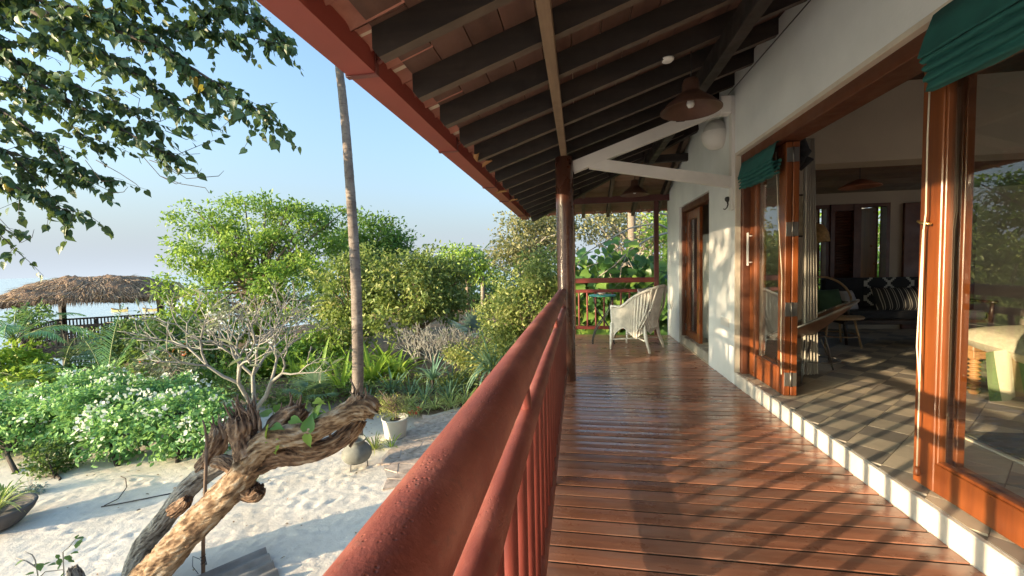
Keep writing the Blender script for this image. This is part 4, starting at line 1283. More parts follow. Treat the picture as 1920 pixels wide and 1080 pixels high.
# dry leaves caught under the eave
dl = single_leaf('dead_leaf', leafmat('dry_leaf', (0.30, 0.13, 0.05), (0.42, 0.20, 0.08), (0.5, 0.28, 0.12), 0.2), 0.16, 0.06, 'oval', 0.5, 0.25)
for px, py in ((800, 319), (825, 328), (922, 302), (950, 343)):
    pass
for x, y, a, w_ in ((-0.80, 3.30, 0.3, 'nearest the front'), (-0.74, 3.62, 0.9, 'second from the front'), (-0.83, 4.95, 2.0, 'beyond the round post'), (-0.80, 5.6, 1.2, 'farthest along the gutter')):
    o = inst('dead_leaf', dl, None, (x, y, ztx(x) - RD - 0.004), (0.15, -0.32, a))
    tag(o, 'curled dry brown leaf caught under the eave, the one ' + w_, 'leaf', 'dry leaves caught under the eave')

# ================================================================== the garden
LM = {}
LM['bright'] = leafmat('leaf_bright', (0.040, 0.098, 0.021), (0.132, 0.259, 0.041), (0.391, 0.494, 0.092))
LM['olive'] = leafmat('leaf_olive', (0.066, 0.102, 0.030), (0.162, 0.222, 0.060), (0.408, 0.408, 0.144))
LM['deep'] = leafmat('leaf_deep', (0.024, 0.061, 0.024), (0.054, 0.128, 0.044), (0.145, 0.238, 0.068))
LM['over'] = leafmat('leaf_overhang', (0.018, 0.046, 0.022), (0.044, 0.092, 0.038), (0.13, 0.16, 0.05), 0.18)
LM['strap'] = leafmat('leaf_strap', (0.100, 0.200, 0.030), (0.250, 0.392, 0.049), (0.567, 0.600, 0.100))
LM['blue'] = leafmat('leaf_blue', (0.048, 0.120, 0.080), (0.112, 0.216, 0.144), (0.256, 0.352, 0.224), 0.25)
LM['var'] = leafmat('leaf_variegated', (0.121, 0.203, 0.054), (0.311, 0.378, 0.108), (0.621, 0.608, 0.270), 0.25)
LM['grey'] = leafmat('leaf_grey', (0.104, 0.130, 0.091), (0.195, 0.227, 0.156), (0.351, 0.364, 0.247), 0.25)
LM['silver'] = leafmat('leaf_silver', (0.130, 0.200, 0.200), (0.220, 0.310, 0.310), (0.330, 0.420, 0.400), 0.15)
LM['big'] = leafmat('leaf_big', (0.030, 0.090, 0.033), (0.098, 0.210, 0.053), (0.330, 0.450, 0.075), 0.4, 0.35)
LM['jas'] = leafmat('leaf_jasmine', (0.046, 0.137, 0.052), (0.143, 0.338, 0.124), (0.390, 0.611, 0.247), 0.35)
LM['dry'] = leafmat('leaf_dry', (0.12, 0.12, 0.055), (0.26, 0.25, 0.12), (0.46, 0.41, 0.22))
LM['red'] = leafmat('red_flower', (0.350, 0.015, 0.020), (0.500, 0.030, 0.030), (0.600, 0.080, 0.050), 0.3)
LM['white'] = leafmat('white_flower', (0.620, 0.660, 0.640), (0.740, 0.780, 0.760), (0.820, 0.840, 0.800), 0.3)
MT['bark'] = plain('bark', (0.17, 0.13, 0.10), 0.9, 0.35, 5, 0.7, 0.02, 22)
MT['bark_grey'] = plain('pale_bark', (0.30, 0.27, 0.23), 0.85, 0.22, 6, 0.5, 0.01, 30)
MT['bark_dark'] = plain('dark_bark', (0.05, 0.038, 0.032), 0.9, 0.3, 5, 0.7, 0.02, 22)

def blob(px, py, rx, ry, d, rd=None):
    return (np.array(A(px, py, d)), np.array([rx, (rd or (rx + ry) / 2), ry]) * d / F)
def crown_points(blobs, nclump, per, cr, shell=0.5):
    vols = np.array([b[1].prod() for b in blobs]) ** 0.75
    cnt = RNG.multinomial(nclump, vols / vols.sum())
    C, O = [], []
    for (c, r), k in zip(blobs, cnt):
        v = norm(RNG.normal(size=(k, 3))); u = (shell + (1 - shell) * RNG.random((k, 1)))
        p = c + v * r * u
        C.append(p); O.append(v)
    C = np.concatenate(C); O = np.concatenate(O)
    P = np.repeat(C, per, 0) + RNG.normal(size=(len(C) * per, 3)) * cr * np.array([1, 1, 0.7])
    t = np.repeat(RNG.normal(0, 0.13, len(C)), per) + RNG.normal(0.5, 0.13, len(P))
    return P, np.repeat(O, per, 0), t, C
def dirs(O, up=0.5, out=0.7, rnd=0.8, droop=0.35):
    Ax = O * out + RNG.normal(size=O.shape) * rnd - np.array([0, 0, droop])
    Nm = O * 0.3 + np.array([0, 0, 1.0]) * up + RNG.normal(size=O.shape) * 0.45
    return Ax, Nm
def limbs(mb, base, top, C, r0, nmax=26, n=6):
    """trunk from base to top, limbs to a selection of the clump centres"""
    base = Vector(base); top = Vector(top)
    mid = base.lerp(top, .5) + Vector((random.uniform(-.1, .1), random.uniform(-.1, .1), 0))
    mb.tube([base - Vector((0, 0, .1)), mid, top], [r0, r0 * .8, r0 * .6], 8)
    idx = RNG.permutation(len(C))[:nmax]
    for i in idx:
        q = Vector(C[i]); s = base.lerp(top, random.uniform(.45, 1))
        m1 = s.lerp(q, .5) + Vector((random.uniform(-.15, .15), random.uniform(-.15, .15), random.uniform(0, .25)))
        mb.tube([s, m1, q], [r0 * .38, r0 * .22, r0 * .06], n, cap=False)
def tree(name, label, cat, blobs, nclump, per, cr, L, mat, bark, r0=0.12, shape='quad', wr=0.5, base=None, top=None, group=None, nl=26, shell=0.5, droop=.35, partname='crown', tint_shift=0.0):
    P, O, t, C = crown_points(blobs, nclump, per, cr, shell)
    cc_ = np.mean([b[0] for b in blobs], 0)
    if base is None: base = (cc_[0], cc_[1], ZG)
    root = thing(name, label, cat, base, group)
    tp = top if top is not None else (cc_[0], cc_[1], cc_[2] - np.mean([b[1][2] for b in blobs]) * .4)
    mb = MB(); limbs(mb, base, tp, C, r0, nl)
    part('trunk', mb, bark, root)
    Ax, Nm = dirs(O, droop=droop)
    keep = P[:, 2] > ZG + 0.03
    P, Ax, Nm, t = P[keep], Ax[keep], Nm[keep], t[keep]
    LL = L * RNG.uniform(.65, 1.25, len(P))
    foliage(partname, root, P, Ax, Nm, LL, LL * wr, np.clip(t + tint_shift, 0, 1), mat, shape)
    return root

# ---- trees and tall shrubs beyond the sand
tree('broadleaf_tree', 'tallest bright green tree with a dense rounded crown rising beside the thatched shelter', 'tree',
     [blob(400, 450, 72, 72, 16), blob(480, 430, 80, 62, 16), blob(560, 445, 68, 60, 16), blob(368, 545, 48, 62, 15.5), blob(450, 560, 90, 75, 15), blob(560, 545, 85, 75, 15.4), blob(625, 430, 38, 48, 16.5), blob(352, 600, 40, 40, 15)],
     330, 72, 0.20, 0.155, LM['bright'], MT['bark'], 0.22, nl=60, shell=0.62)
tree('broadleaf_tree', 'paler green tree with a small airy crown just right of the coconut trunk', 'tree',
     [blob(700, 450, 55, 48, 20), blob(735, 470, 40, 40, 20), blob(660, 470, 40, 50, 19.5)], 170, 36, 0.28, 0.2, LM['bright'], MT['bark'], 0.16, nl=30, tint_shift=-.04)
tree('shrub_tree', 'bushy olive green shrub tree directly behind the coconut trunk', 'tree',
     [blob(650, 545, 65, 78, 13.2), blob(690, 530, 60, 70, 13.5), blob(640, 620, 60, 40, 12.6)], 170, 46, 0.16, 0.13, LM['olive'], MT['bark'], 0.1, 'oval', .55, nl=26, tint_shift=-.03)
tree('shrub_tree', 'broad rounded yellow green shrub tree in the middle of the garden', 'tree',
     [blob(770, 540, 72, 72, 12.6), blob(830, 540, 55, 66, 13), blob(735, 590, 55, 50, 12.2), blob(800, 500, 45, 36, 13.5)], 220, 46, 0.16, 0.13, LM['olive'], MT['bark'], 0.11, 'oval', .55, nl=30, tint_shift=.06)
tree('broadleaf_tree', 'far yellow green treetop on the skyline between the middle shrub and the eave', 'tree',
     [blob(855, 490, 45, 28, 27), blob(895, 500, 40, 28, 27)], 80, 30, 0.3, 0.26, LM['bright'], MT['bark'], 0.15, nl=10, tint_shift=.2)
tree('dry_tree', 'tall thin crowned tree with straw coloured leaves behind the round post', 'tree',
     [blob(990, 455, 55, 48, 15), blob(1040, 440, 60, 55, 15.5), blob(950, 480, 40, 40, 14.5), blob(965, 425, 36, 34, 15), blob(1015, 408, 40, 34, 15.3)], 210, 26, 0.24, 0.15, LM['dry'], MT['bark_grey'], 0.13, nl=60, shell=.35)
tree('dry_tree', 'sparse sunlit tree with yellowing leaves seen above the end railing', 'tree',
     [blob(1120, 420, 50, 45, 15.5), blob(1190, 420, 60, 60, 16), blob(1240, 440, 50, 60, 15)], 140, 26, 0.26, 0.16, LM['dry'], MT['bark_grey'], 0.13, nl=60, shell=.3, tint_shift=-.12)
tree('large_shrub', 'dense large shrub of small golden green leaves pressing up to the handrail end', 'shrub',
     [blob(990, 560, 75, 82, 9.6), blob(940, 600, 52, 62, 9.8), blob(1035, 520, 48, 60, 9.6), blob(960, 650, 60, 45, 9.2), blob(1050, 600, 60, 70, 9.4)], 360, 34, 0.13, 0.095, LM['olive'], MT['bark'], 0.07, 'oval', .5, nl=50, tint_shift=.08)
tree('large_shrub', 'green shrub behind the end railing right of the red post', 'shrub',
     [blob(1250, 470, 40, 90, 12), blob(1290, 520, 40, 90, 12)], 90, 30, 0.2, 0.17, LM['bright'], MT['bark'], 0.07, nl=14, tint_shift=.2)
tree('dark_shrub', 'dark green rounded shrub in front of the thatched shelter railing', 'shrub',
     [blob(250, 635, 62, 40, 13), blob(215, 650, 40, 38, 12.6), blob(300, 650, 45, 36, 12.4)], 150, 30, 0.16, 0.13, LM['deep'], MT['bark_dark'], 0.06, 'oval', .5, nl=20)
tree('dark_shrub', 'dark green shrub between the shelter and the tallest tree', 'shrub',
     [blob(345, 640, 55, 42, 12), blob(395, 650, 40, 40, 11.6)], 110, 30, 0.16, 0.13, LM['deep'], MT['bark_dark'], 0.06, 'oval', .5, nl=20, tint_shift=.1)
tree('leafy_shrub', 'yellowing shrub at the left edge below the palms', 'shrub',
     [blob(10, 690, 45, 48, 9), blob(60, 720, 40, 30, 8.6)], 90, 30, 0.14, 0.12, LM['strap'], MT['bark'], 0.05, 'oval', .5, nl=14, tint_shift=-.1)
tree('dark_shrub', 'slim dark leaved sapling crossing the left post of the thatched shelter', 'shrub',
     [blob(62, 588, 34, 16, 10.5), blob(40, 600, 26, 14, 10.5), blob(78, 620, 22, 22, 10.4)], 30, 14, 0.09, 0.12, LM['deep'], MT['bark_dark'], 0.035, 'oval', .5, nl=26, base=tuple(G(55, 745)))
tree('red_flowered_shrub', 'straggly twiggy shrub with small red flowers left of the frangipani', 'shrub',
     [blob(330, 690, 48, 26, 9), blob(290, 680, 34, 22, 9.2)], 60, 9, 0.10, 0.10, LM['grey'], MT['bark_grey'], 0.03, 'oval', .4, nl=60)
FR_ = bpy.data.objects['red_flowered_shrub']
P, O, t, C = crown_points([blob(325, 665, 60, 22, 8.9)], 9, 3, 0.03)
foliage('flower', FR_, P, RNG.normal(size=P.shape), RNG.normal(size=P.shape), 0.05, 0.04, t, LM['red'], 'quad')
# understorey that fills the gaps between the shrubs
tree('leafy_shrub', 'mixed low green shrubs under the tallest tree', 'shrub',
     [blob(430, 690, 70, 30, 11.5), blob(520, 670, 70, 36, 12), blob(600, 660, 60, 40, 12.2)], 160, 28, 0.15, 0.13, LM['bright'], MT['bark'], 0.04, 'oval', .5, nl=10, tint_shift=.05)
tree('leafy_shrub', 'low shrub of small pale leaves below the pandanus by the handrail', 'shrub',
     [blob(905, 672, 45, 28, 10.2), blob(870, 660, 36, 22, 10.6)], 80, 28, 0.11, 0.09, LM['olive'], MT['bark'], 0.04, 'oval', .5, nl=10, tint_shift=.14)
tree('leafy_shrub', 'light green shrub growing close outside the room windows', 'shrub',
     [(np.array((4.6, 9.6, 0.6)), np.array((.7, .5, 1.5))), (np.array((5.6, 9.8, 0.3)), np.array((.8, .5, 1.4)))], 90, 30, .16, .14, LM['strap'], MT['bark_grey'], .10, 'oval', .5, nl=20)
wt_ = thing('bare_tree', 'thick pale bent tree limb seen through the right hand room window', 'tree', (5.3, 9.2, ZG))
part('trunk', MB().tube([(5.3, 9.2, ZG), (5.2, 9.2, 0.3), (5.0, 9.2, 1.1), (5.3, 9.25, 1.9), (5.9, 9.3, 2.6)], [.15, .13, .12, .10, .08], 12).tube([(5.05, 9.2, .8), (4.6, 9.1, 1.5), (4.2, 9.1, 2.2)], [.09, .07, .05], 8), MT['white_paint'] if False else MT['bark_grey'], wt_)
# a dark belt of growth far behind closes the view
tree('distant_trees', 'distant belt of dark trees behind the garden shrubs', 'trees',
     [blob(560 + 70 * i, 540 + 8 * (i % 3), 60, 60, 30 + (i % 2) * 3) for i in range(11)], 420, 30, 0.5, 0.4, LM['deep'], MT['bark_dark'], 0.2, nl=40, tint_shift=.1)
tree('distant_trees', 'trees and scrub growing behind the house seen through the room windows', 'trees',
     [blob(1540 + 40 * i, 470 + 20 * (i % 2), 50, 90, 16) for i in range(5)] + [blob(1400 + 40 * i, 500, 50, 80, 18) for i in range(3)], 200, 30, 0.3, 0.24, LM['bright'], MT['bark_grey'], 0.16, nl=40, tint_shift=.15)

# ---- palms
def frond(mb_pts, base, az, el, L, droop, nl, ll, w):
    """returns (rachis points, leaflet arrays)"""
    pts = []
    p = Vector(base); e = el
    n = 14
    for i in range(n + 1):
        pts.append(p.copy())
        p = p + Vector((cos(az) * cos(e), sin(az) * cos(e), sin(e))) * (L / n)
        e -= droop / n * (0.4 + 1.3 * i / n)
    P, Ax, LL = [], [], []
    side = Vector((-sin(az), cos(az), 0))
    for k in range(nl):
        f_ = 0.16 + 0.84 * k / (nl - 1); i = min(n - 1, int(f_ * n)); q = pts[i].lerp(pts[i + 1], f_ * n - i)
        tg = (pts[i + 1] - pts[i]).normalized()
        up = side.cross(tg)
        l = ll * (sin(pi * min(1, .15 + .85 * f_) ** 0.8) * .85 + .2)
        for s in (-1, 1):
            P.append(q); Ax.append(side * s * 0.8 + tg * 0.75 + Vector((0, 0, -0.28)) + up * .1 + Vector((random.gauss(0, .05), random.gauss(0, .05), random.gauss(0, .07)))); LL.append(l * random.uniform(.9, 1.08))
    return pts, np.array([tuple(x) for x in P]), np.array([tuple(x) for x in Ax]), np.array(LL)
def palm(label, base, fr, mat, trunk=None, w=0.028, name='cane_palm', tint=.5, group=None, tmat='bark_grey'):
    root = thing(name, label, 'palm', base, group)
    if trunk: part('trunk', trunk, MT[tmat], root)
    for (b, az, el, L, dr, nl, ll) in fr:
        pts, P, Ax, LL = frond(None, b, az, el, L, dr, nl, ll, w)
        o = part('frond', MB().tube(pts, [0.014 * (1 - .8 * i / 14) + .002 for i in range(15)], 5, cap=False), MT['stalk'], root)
        foliage('leaflets', o, P, Ax, np.tile([0, 0, 1.], (len(P), 1)), LL, w, np.clip(RNG.normal(tint, .12, len(P)), 0, 1), mat, 'blade', org=WORLD[o.name])
    return root
MT['stalk'] = plain('green_stalk', (0.16, 0.20, 0.06), 0.6)
def ring_fronds(b, n, L, el0, el1, dr, nl=24, ll=0.4, az0=0):
    out = []
    for i in range(n):
        out.append((Vector(b), az0 + 2 * pi * i / n * 1.618 * 3.1 + random.uniform(-.2, .2), random.uniform(el0, el1), L * random.uniform(.8, 1.15), dr * random.uniform(.8, 1.2), nl, ll))
    return out
b = G(205, 775); bb = Vector(b) + Vector((0, 0, .5))
palm('young green palm with tall feathery fronds standing behind the white flowering bush', b,
     [(bb, 1.9, 1.42, 1.9, .5, 34, .50), (bb, 2.9, 1.15, 1.6, .9, 30, .5), (bb, .45, .95, 2.2, 1.35, 36, .42), (bb, 4.0, 1.0, 1.4, 1.2, 28, .45), (bb, 5.2, .9, 1.5, 1.4, 28, .42), (bb, 1.1, 1.3, 1.6, .7, 30, .45), (bb, 3.4, .7, 1.5, 1.3, 28, .42)], LM['jas'], tint=.6)
b = G(110, 730); bb = A(120, 690, 10)
palm('dense dark clump of arching palm fronds in front of the shelter railing', b, ring_fronds(bb, 15, 1.5, .4, 1.2, 1.5, 26, .42), LM['deep'], tint=.55,
     trunk=MB().tube([b, bb], [.06, .05], 8))
b = G(30, 735); bb = A(28, 640, 9.5)
palm('yellow green palm with drooping fronds at the left edge', b, ring_fronds(bb, 13, 1.5, .3, 1.2, 1.8, 26, .4, 1), LM['jas'], tint=.62,
     trunk=MB().tube([b, bb], [.07, .05], 8))
b = G(20, 800)
palm('low palm seedling with dark fronds behind the white bush', G(45, 770), ring_fronds(A(60, 740, 8.4), 9, 1.1, .3, 1.1, 1.3, 22, .32, 2), LM['deep'], tint=.6)
b = Vector(A(905, 560, 28)); b.z = ZG; bb = A(905, 472, 28)
palm('tiny distant coconut palm on the skyline left of the eave end', b, ring_fronds(bb, 10, 1.7, .1, 1.2, 1.4, 16, .5), LM['deep'], MB().tube([b, bb], [.16, .12], 8), w=.06, name='coconut_palm', tint=.8)
# coconut palm: the bare trunk beside the stump
D0 = 6.75
def coconut():
    b = G(668, 846)
    px = [(668, 846), (669, 780), (671, 700), (670, 620), (667, 520), (662, 430), (655, 330), (648, 240), (641, 170), (636, 125), (632, 40), (630, -60)]
    path = [A(x, y, D0 - 0.02 * i) for i, (x, y) in enumerate(px)]
    path[0] = Vector((b.x, b.y, ZG - .05)); last = path[-1]
    path += [last + Vector((-.1, .1, 1.5)), last + Vector((-.1, .25, 3.2))]
    rads = [r_ * .9 for r_ in [.122, .104, .098, .095, .090, .085, .079, .074, .070, .068, .067, .066, .064, .062]]
    fine = []; fr = []
    N = 300
    cum = [0]
    for a, c in zip(path, path[1:]): cum.append(cum[-1] + (c - a).length)
    for i in range(N + 1):
        s = cum[-1] * i / N; k = max(j for j in range(len(cum) - 1) if cum[j] <= s + 1e-9); t_ = (s - cum[k]) / (cum[k + 1] - cum[k])
        m0 = path[k - 1] if k else path[0]; m3 = path[k + 2] if k + 2 < len(path) else path[-1]
        a, c = path[k], path[k + 1]
        p = 0.5 * ((2 * a) + (c - m0) * t_ + (2 * m0 - 5 * a + 4 * c - m3) * t_ ** 2 + (3 * a - m0 - 3 * c + m3) * t_ ** 3)
        fine.append(p)
        ring = (s % 0.085) / 0.085
        fr.append((rads[k] + (rads[k + 1] - rads[k]) * t_) * (1 + (0.035 if ring < .2 else 0.012 * (1 - ring))) + random.uniform(-.0012, .0012))
    mt, nt, p = new_mat('coconut_bark')
    v = vec_of(nt, (1, 1, 1), False)
    n1 = noise(nt, v, 4, 6, .65); v2 = vec_of(nt, (3, 3, 11), False); n2 = noise(nt, v2, 3.2, 5, .6)
    c = ramp(nt, n1, [(.3, (0.10, 0.08, 0.07)), (.55, (0.19, 0.16, 0.14)), (.75, (0.29, 0.255, 0.225))])
    c = mixc(nt, c, (0.07, 0.05, 0.04), ramp(nt, n2, [(.52, (0, 0, 0)), (.66, (.75, .75, .75))]))
    nt.links.new(c, p.inputs['Base Color']); _set(p, Roughness=.85); bump(nt, p, n2, .6, .012)
    root = thing('coconut_palm', 'tall slender coconut palm trunk rising past the gutter beside the pruned stump', 'palm', (b.x, b.y, ZG))
    part('trunk', MB().tube(fine, fr, 18), mt, root)
    for q in ring_fronds(fine[-1], 14, 3.6, -.2, 1.2, 1.3, 30, .8):
        pts, P, Ax, LL = frond(None, *q[:6], q[6], .05)
        o = part('frond', MB().tube(pts, .02, 5, cap=False), MT['stalk'], root)
        foliage('leaflets', o, P, Ax, np.tile([0, 0, 1.], (len(P), 1)), LL, .045, .5, LM['jas'], 'blade', org=WORLD[o.name])
coconut()
b = Vector(A(1186, 560, 14)); b.z = ZG; bb = A(1184, 372, 14); tp = A(1182, 250, 14)
MT['palm_bark'] = plain('palm_bark', (0.20, 0.16, 0.13), .85, .3, 4)
palm('pale palm trunk standing beyond the end railing among sparse trees', b, ring_fronds(tp, 9, 2.4, .0, 1.1, 1.4, 20, .6), LM['jas'], MB().tube([b, bb, tp], [.15, .13, .11], 10), name='coconut_palm', tmat='palm_bark')

# fan palms
def fan(root, c, out, R, nb, mat, spread=2.5, tint=.5, w=.06):
    out = Vector(out).normalized(); c = Vector(c)
    side = out.cross(Vector((0, 0, 1))).normalized(); up = side.cross(out)
    P, Ax = [], []
    for i in range(nb):
        a = (i / (nb - 1) - .5) * spread * 1.15
        d = out * cos(a) + side * sin(a) + up * (0.10 * cos(a) + .06 * (1 if i % 2 else -1)); P.append(tuple(c)); Ax.append(tuple(d))
    n = np.tile(np.array(up), (nb, 1)) + RNG.normal(size=(nb, 3)) * .05
    LL = R * (0.85 + .15 * np.cos(np.linspace(-1.2, 1.2, nb)))
    return foliage('fan_leaf', root, P, Ax, n, LL, w, np.clip(RNG.normal(tint, .08, nb), 0, 1), mat, 'blade', stuff=False)
def fan_palm(label, base, leaves, mat, R, tint=.5, w=.06):
    root = thing('fan_palm', label, 'palm', base)
    for (c, out) in leaves:
        fan(root, c, out, R * random.uniform(.85, 1.1), 26, mat, tint=tint, w=w)
        part('stalk', MB().tube([base, Vector(base).lerp(Vector(c), .6) + Vector((0, 0, .1)), c], .012, 5), MT['stalk'], root)
    return root
b = G(890, 665); 
fan_palm('silvery blue fan palm glimpsed between the shrubs', b, [(A(884, 618, 11.6), Vector((-.3, -.1, 1))), (A(895, 612, 11.4), Vector((.35, -.3, .9))), (A(875, 620, 11.3), Vector((-.9, -.3, .5))), (A(902, 625, 11.3), Vector((.8, -.5, .1)))], LM['silver'], .68, w=.12)
b = G(590, 765)
fan_palm('dark green fan palm with radiating fingers beside the coconut trunk', b, [(A(592, 728, 8.2), Vector((.7, -.4, .5))), (A(575, 725, 8.2), Vector((-.8, -.4, .4))), (A(590, 715, 8.3), Vector((.1, -.3, 1))), (A(560, 735, 8.0), Vector((-.5, -.8, .2))), (A(605, 740, 8.0), Vector((.5, -.9, .1)))], LM['blue'], .42, w=.035)

# ---- strap leaved clumps: every blade its own object, meshes shared
def blade_set(mat, L, W, droops, tints):
    return [strap_mesh('leaf', mat, L, W, d, 6, t) for d, t in zip(droops, tints)]
BL = {
    'lily': blade_set(LM['strap'], 1.0, 0.085, (.15, .3, .5, .75, .35, .6), (.35, .5, .6, .75, .55, .4)),
    'blue': blade_set(LM['blue'], 1.0, 0.06, (.1, .3, .5, .75), (.35, .5, .65, .8)),
    'var': blade_set(LM['var'], 1.0, 0.05, (.2, .4, .65, .9), (.35, .55, .7, .85)),
    'pand': blade_set(LM['blue'], 1.0, 0.045, (.15, .45, .8, 1.1), (.5, .6, .7, .55)),
    'dark': blade_set(LM['deep'], 1.0, 0.07, (.2, .4, .6, .8), (.5, .7, .8, .9)),
}
def clump(name, label, base, kind, n, L, group=None, el=(0.2, 1.0), stem=0.0, cat='plant', z0=0.0):
    base = Vector(base)
    root = thing(name, label, cat, base, group)
    c = base + Vector((0, 0, stem + z0))
    if stem: part('stem', MB().tube([base, c + Vector((0, 0, .03))], .03, 7), MT['bark_dark'], root)
    for i in range(n):
        az = i * 2.399 + random.uniform(-.25, .25)
        k = (i + .5) / n                                   # inner leaves upright, outer ones low
        tilt = radians(-10 + 42 * (k - .35)) if kind != 'var' else radians(-5 + 35 * (k - .4))
        q = Euler((-(tilt), 0, az)).to_quaternion()
        inst('leaf', random.choice(BL[kind]), root, c + Vector((cos(az + pi / 2) * .03, sin(az + pi / 2) * .03, 0)), q, L * random.uniform(.75, 1.12))
    return root
LILY = [(598, 722, .95, 24, 'left of the coconut trunk, partly behind the fan palm'), (640, 735, .85, 22, 'touching the left side of the coconut trunk'), (700, 722, 1.0, 26, 'touching the right side of the coconut trunk'), (742, 712, 1.0, 26, 'right end of the lily row, near the bare frangipanis'),
        (555, 715, .8, 20, 'behind the frangipani branches, left of the fan palm'), (500, 708, .85, 20, 'seen through the middle of the frangipani'), (455, 712, .8, 18, 'behind the left branches of the frangipani'), (290, 762, .55, 16, 'small and yellow, above the white bush'), (720, 690, .9, 20, 'back row under the olive shrubs'), (664, 700, .9, 20, 'back row directly behind the coconut trunk')]
for x, y, L, n, w_ in LILY:
    clump('lily_clump', 'yellow green strap leaved lily clump, ' + w_, G(x, y), 'lily', int(n * 1.5), L * 1.45, 'strap leaved lilies in the bed')
ROS = [(690, 758, .42, 'just right of the trunk above the tub'), (735, 738, .55, 'below the lily row, dark and spreading'), (768, 742, .42, 'low in the row over the pale grass'), (812, 740, .6, 'on a short bare stem in the middle of the bed'), (848, 738, .55, 'right of the stemmed one'), (842, 752, .45, 'in front, next to the striped grass'), (880, 728, .55, 'below the handrail end'), (796, 752, .45, 'between two striped grass tufts')]
for i, (x, y, L, w_) in enumerate(ROS):
    clump('spiky_rosette', 'blue green spiky rosette, ' + w_, G(x, y), 'blue', 34, L * 1.35, 'blue green rosettes in the bed', stem=0.35 if i == 3 else 0.0)
VAR = [(715, 772, .34, 'behind the white tub'), (752, 776, .40, 'at the tub plant, left end of the row'), (785, 774, .42, 'second along the path edge'), (815, 768, .42, 'middle of the path edge'), (845, 765, .40, 'right of the middle tuft'), (872, 758, .42, 'near the handrail'), (900, 752, .4, 'last before the handrail'), (770, 758, .38, 'behind the front row'), (830, 752, .36, 'back row under the rosettes')]
for x, y, L, w_ in VAR:
    clump('striped_grass', 'cream striped grass tuft, ' + w_, G(x, y), 'var', 44, L * 1.3, 'striped grass tufts along the path')
clump('pandanus', 'large grey green pandanus with long arching leaves against the handrail', G(928, 752), 'pand', 80, 1.35, stem=.6)
clump('pandanus', 'smaller weeping pandanus half hidden by the handrail', G(965, 742), 'pand', 40, .9, stem=.35)
clump('grass_tuft', 'drooping green grass tuft at the foot of the coconut trunk', G(702, 842), 'var', 44, .42)
clump('potted_shoots', 'thin upright leafy shoots before the white tub', G(733, 838), 'lily', 9, .34)
clump('broad_leaved_plant', 'glossy broad leaved plant behind the stump knots', G(560, 800), 'lily', 18, .62)
clump('broad_leaved_plant', 'bright green leafy shoots just left of the coconut trunk base', G(622, 790), 'lily', 16, .55)
clump('grass_tuft', 'thin grey green grass blades on the sand below the stump', G(475, 905), 'blue', 12, .3)

tree('leafy_shrub', 'low loose green ground shrubs filling the bed between the lilies and rosettes', 'shrub',
     [blob(690, 735, 60, 16, 9.6), blob(780, 722, 60, 14, 10.2), blob(860, 722, 50, 16, 10.0), blob(560, 740, 70, 22, 9.2), blob(450, 735, 70, 22, 9.0), blob(620, 705, 60, 16, 10.6)], 190, 26, .13, .10, LM['olive'], MT['bark'], .03, 'oval', .45, nl=30, tint_shift=-.08)
tree('leafy_shrub', 'dark ferny undergrowth below the palms behind the white bushes', 'shrub',
     [blob(150, 715, 80, 24, 9.6), blob(270, 725, 70, 24, 9.4), blob(370, 720, 60, 26, 9.6), blob(60, 755, 60, 20, 8.8)], 150, 28, .14, .12, LM['bright'], MT['bark'], .03, 'oval', .4, nl=20, tint_shift=-.05)

# ---- frangipani: bare silvery branching
MT['frangi'] = plain('frangipani_bark', (0.25, 0.24, 0.215), 0.7, 0.18, 6, 0.4, 0.006, 40)
def frangipani(label, base, H, spread, levels, r0, seed, leaf_n, leaf_L, lean=(0, 0), flowers=0, z_first=None):
    rs = random.Random(seed)
    root = thing('frangipani', label, 'tree', base)
    mb = MB(); tips = []
    def grow(p, d, L, r, lv):
        m_ = p + d * L * .5 + Vector((rs.uniform(-.05, .05), rs.uniform(-.05, .05), rs.uniform(-.02, .03))) * L * 1.5
        q = p + (d * L) + Vector((0, 0, .05 * L))
        mb.tube([p, m_, q], [r, r * .86, r * .76], 7 if r > .012 else 5, cap=(lv == 0))
        if lv == 0: tips.append((q, d)); return
        k = 3 if rs.random() < .62 else 2
        a0 = rs.uniform(0, 2 * pi)
        x = d.cross(Vector((0.3, 0.2, 1))).normalized(); y = d.cross(x)
        for i in range(k):
            a = a0 + 2 * pi * i / k + rs.uniform(-.35, .35)
            sp = spread * rs.uniform(.75, 1.2)
            nd = (d + (x * cos(a) + y * sin(a)) * sp + Vector((0, 0, .12))).normalized()
            if nd.z < -.05: nd.z = .1 * rs.random(); nd.normalize()
            grow(q, nd, L * rs.uniform(.66, .92), r * .68, lv - 1)
    base = Vector(base)
    for i in range(3):
        a = 2.1 * i + rs.uniform(0, .6)
        d = Vector((cos(a) * .55 + lean[0], sin(a) * .4 + lean[1], .9)).normalized()
        st = base if z_first is None else Vector((base.x, base.y, z_first))
        grow(st, d, H * .30, r0 * .8, levels)
    if z_first is not None: mb.tube([base, Vector((base.x, base.y, z_first + .03))], [r0 * 1.25, r0], 10)
    part('branches', mb, MT['frangi'], root)
    lm = [single_leaf('leaf', LM['grey'], 1.0, .26, 'oval', t, .15) for t in (.3, .55, .8)]
    rs.shuffle(tips)
    for i in range(leaf_n):
        q, d = tips[i % len(tips)]
        v = (d + Vector((rs.gauss(0, .7), rs.gauss(0, .7), rs.gauss(-.1, .5)))).normalized()
        inst('leaf', rs.choice(lm), root, q, v.to_track_quat('Y', 'Z'), leaf_L * rs.uniform(.6, 1.1))
    if flowers:
        P = np.array([tuple(t_[0]) for t_ in tips[:flowers]]).repeat(9, 0) + RNG.normal(size=(flowers * 9, 3)) * .04
        foliage('flower', root, P, RNG.normal(size=P.shape) + [0, 0, .6], RNG.normal(size=P.shape), .05, .035, RNG.uniform(.3, .9, len(P)), LM['white'], 'oval')
    return root
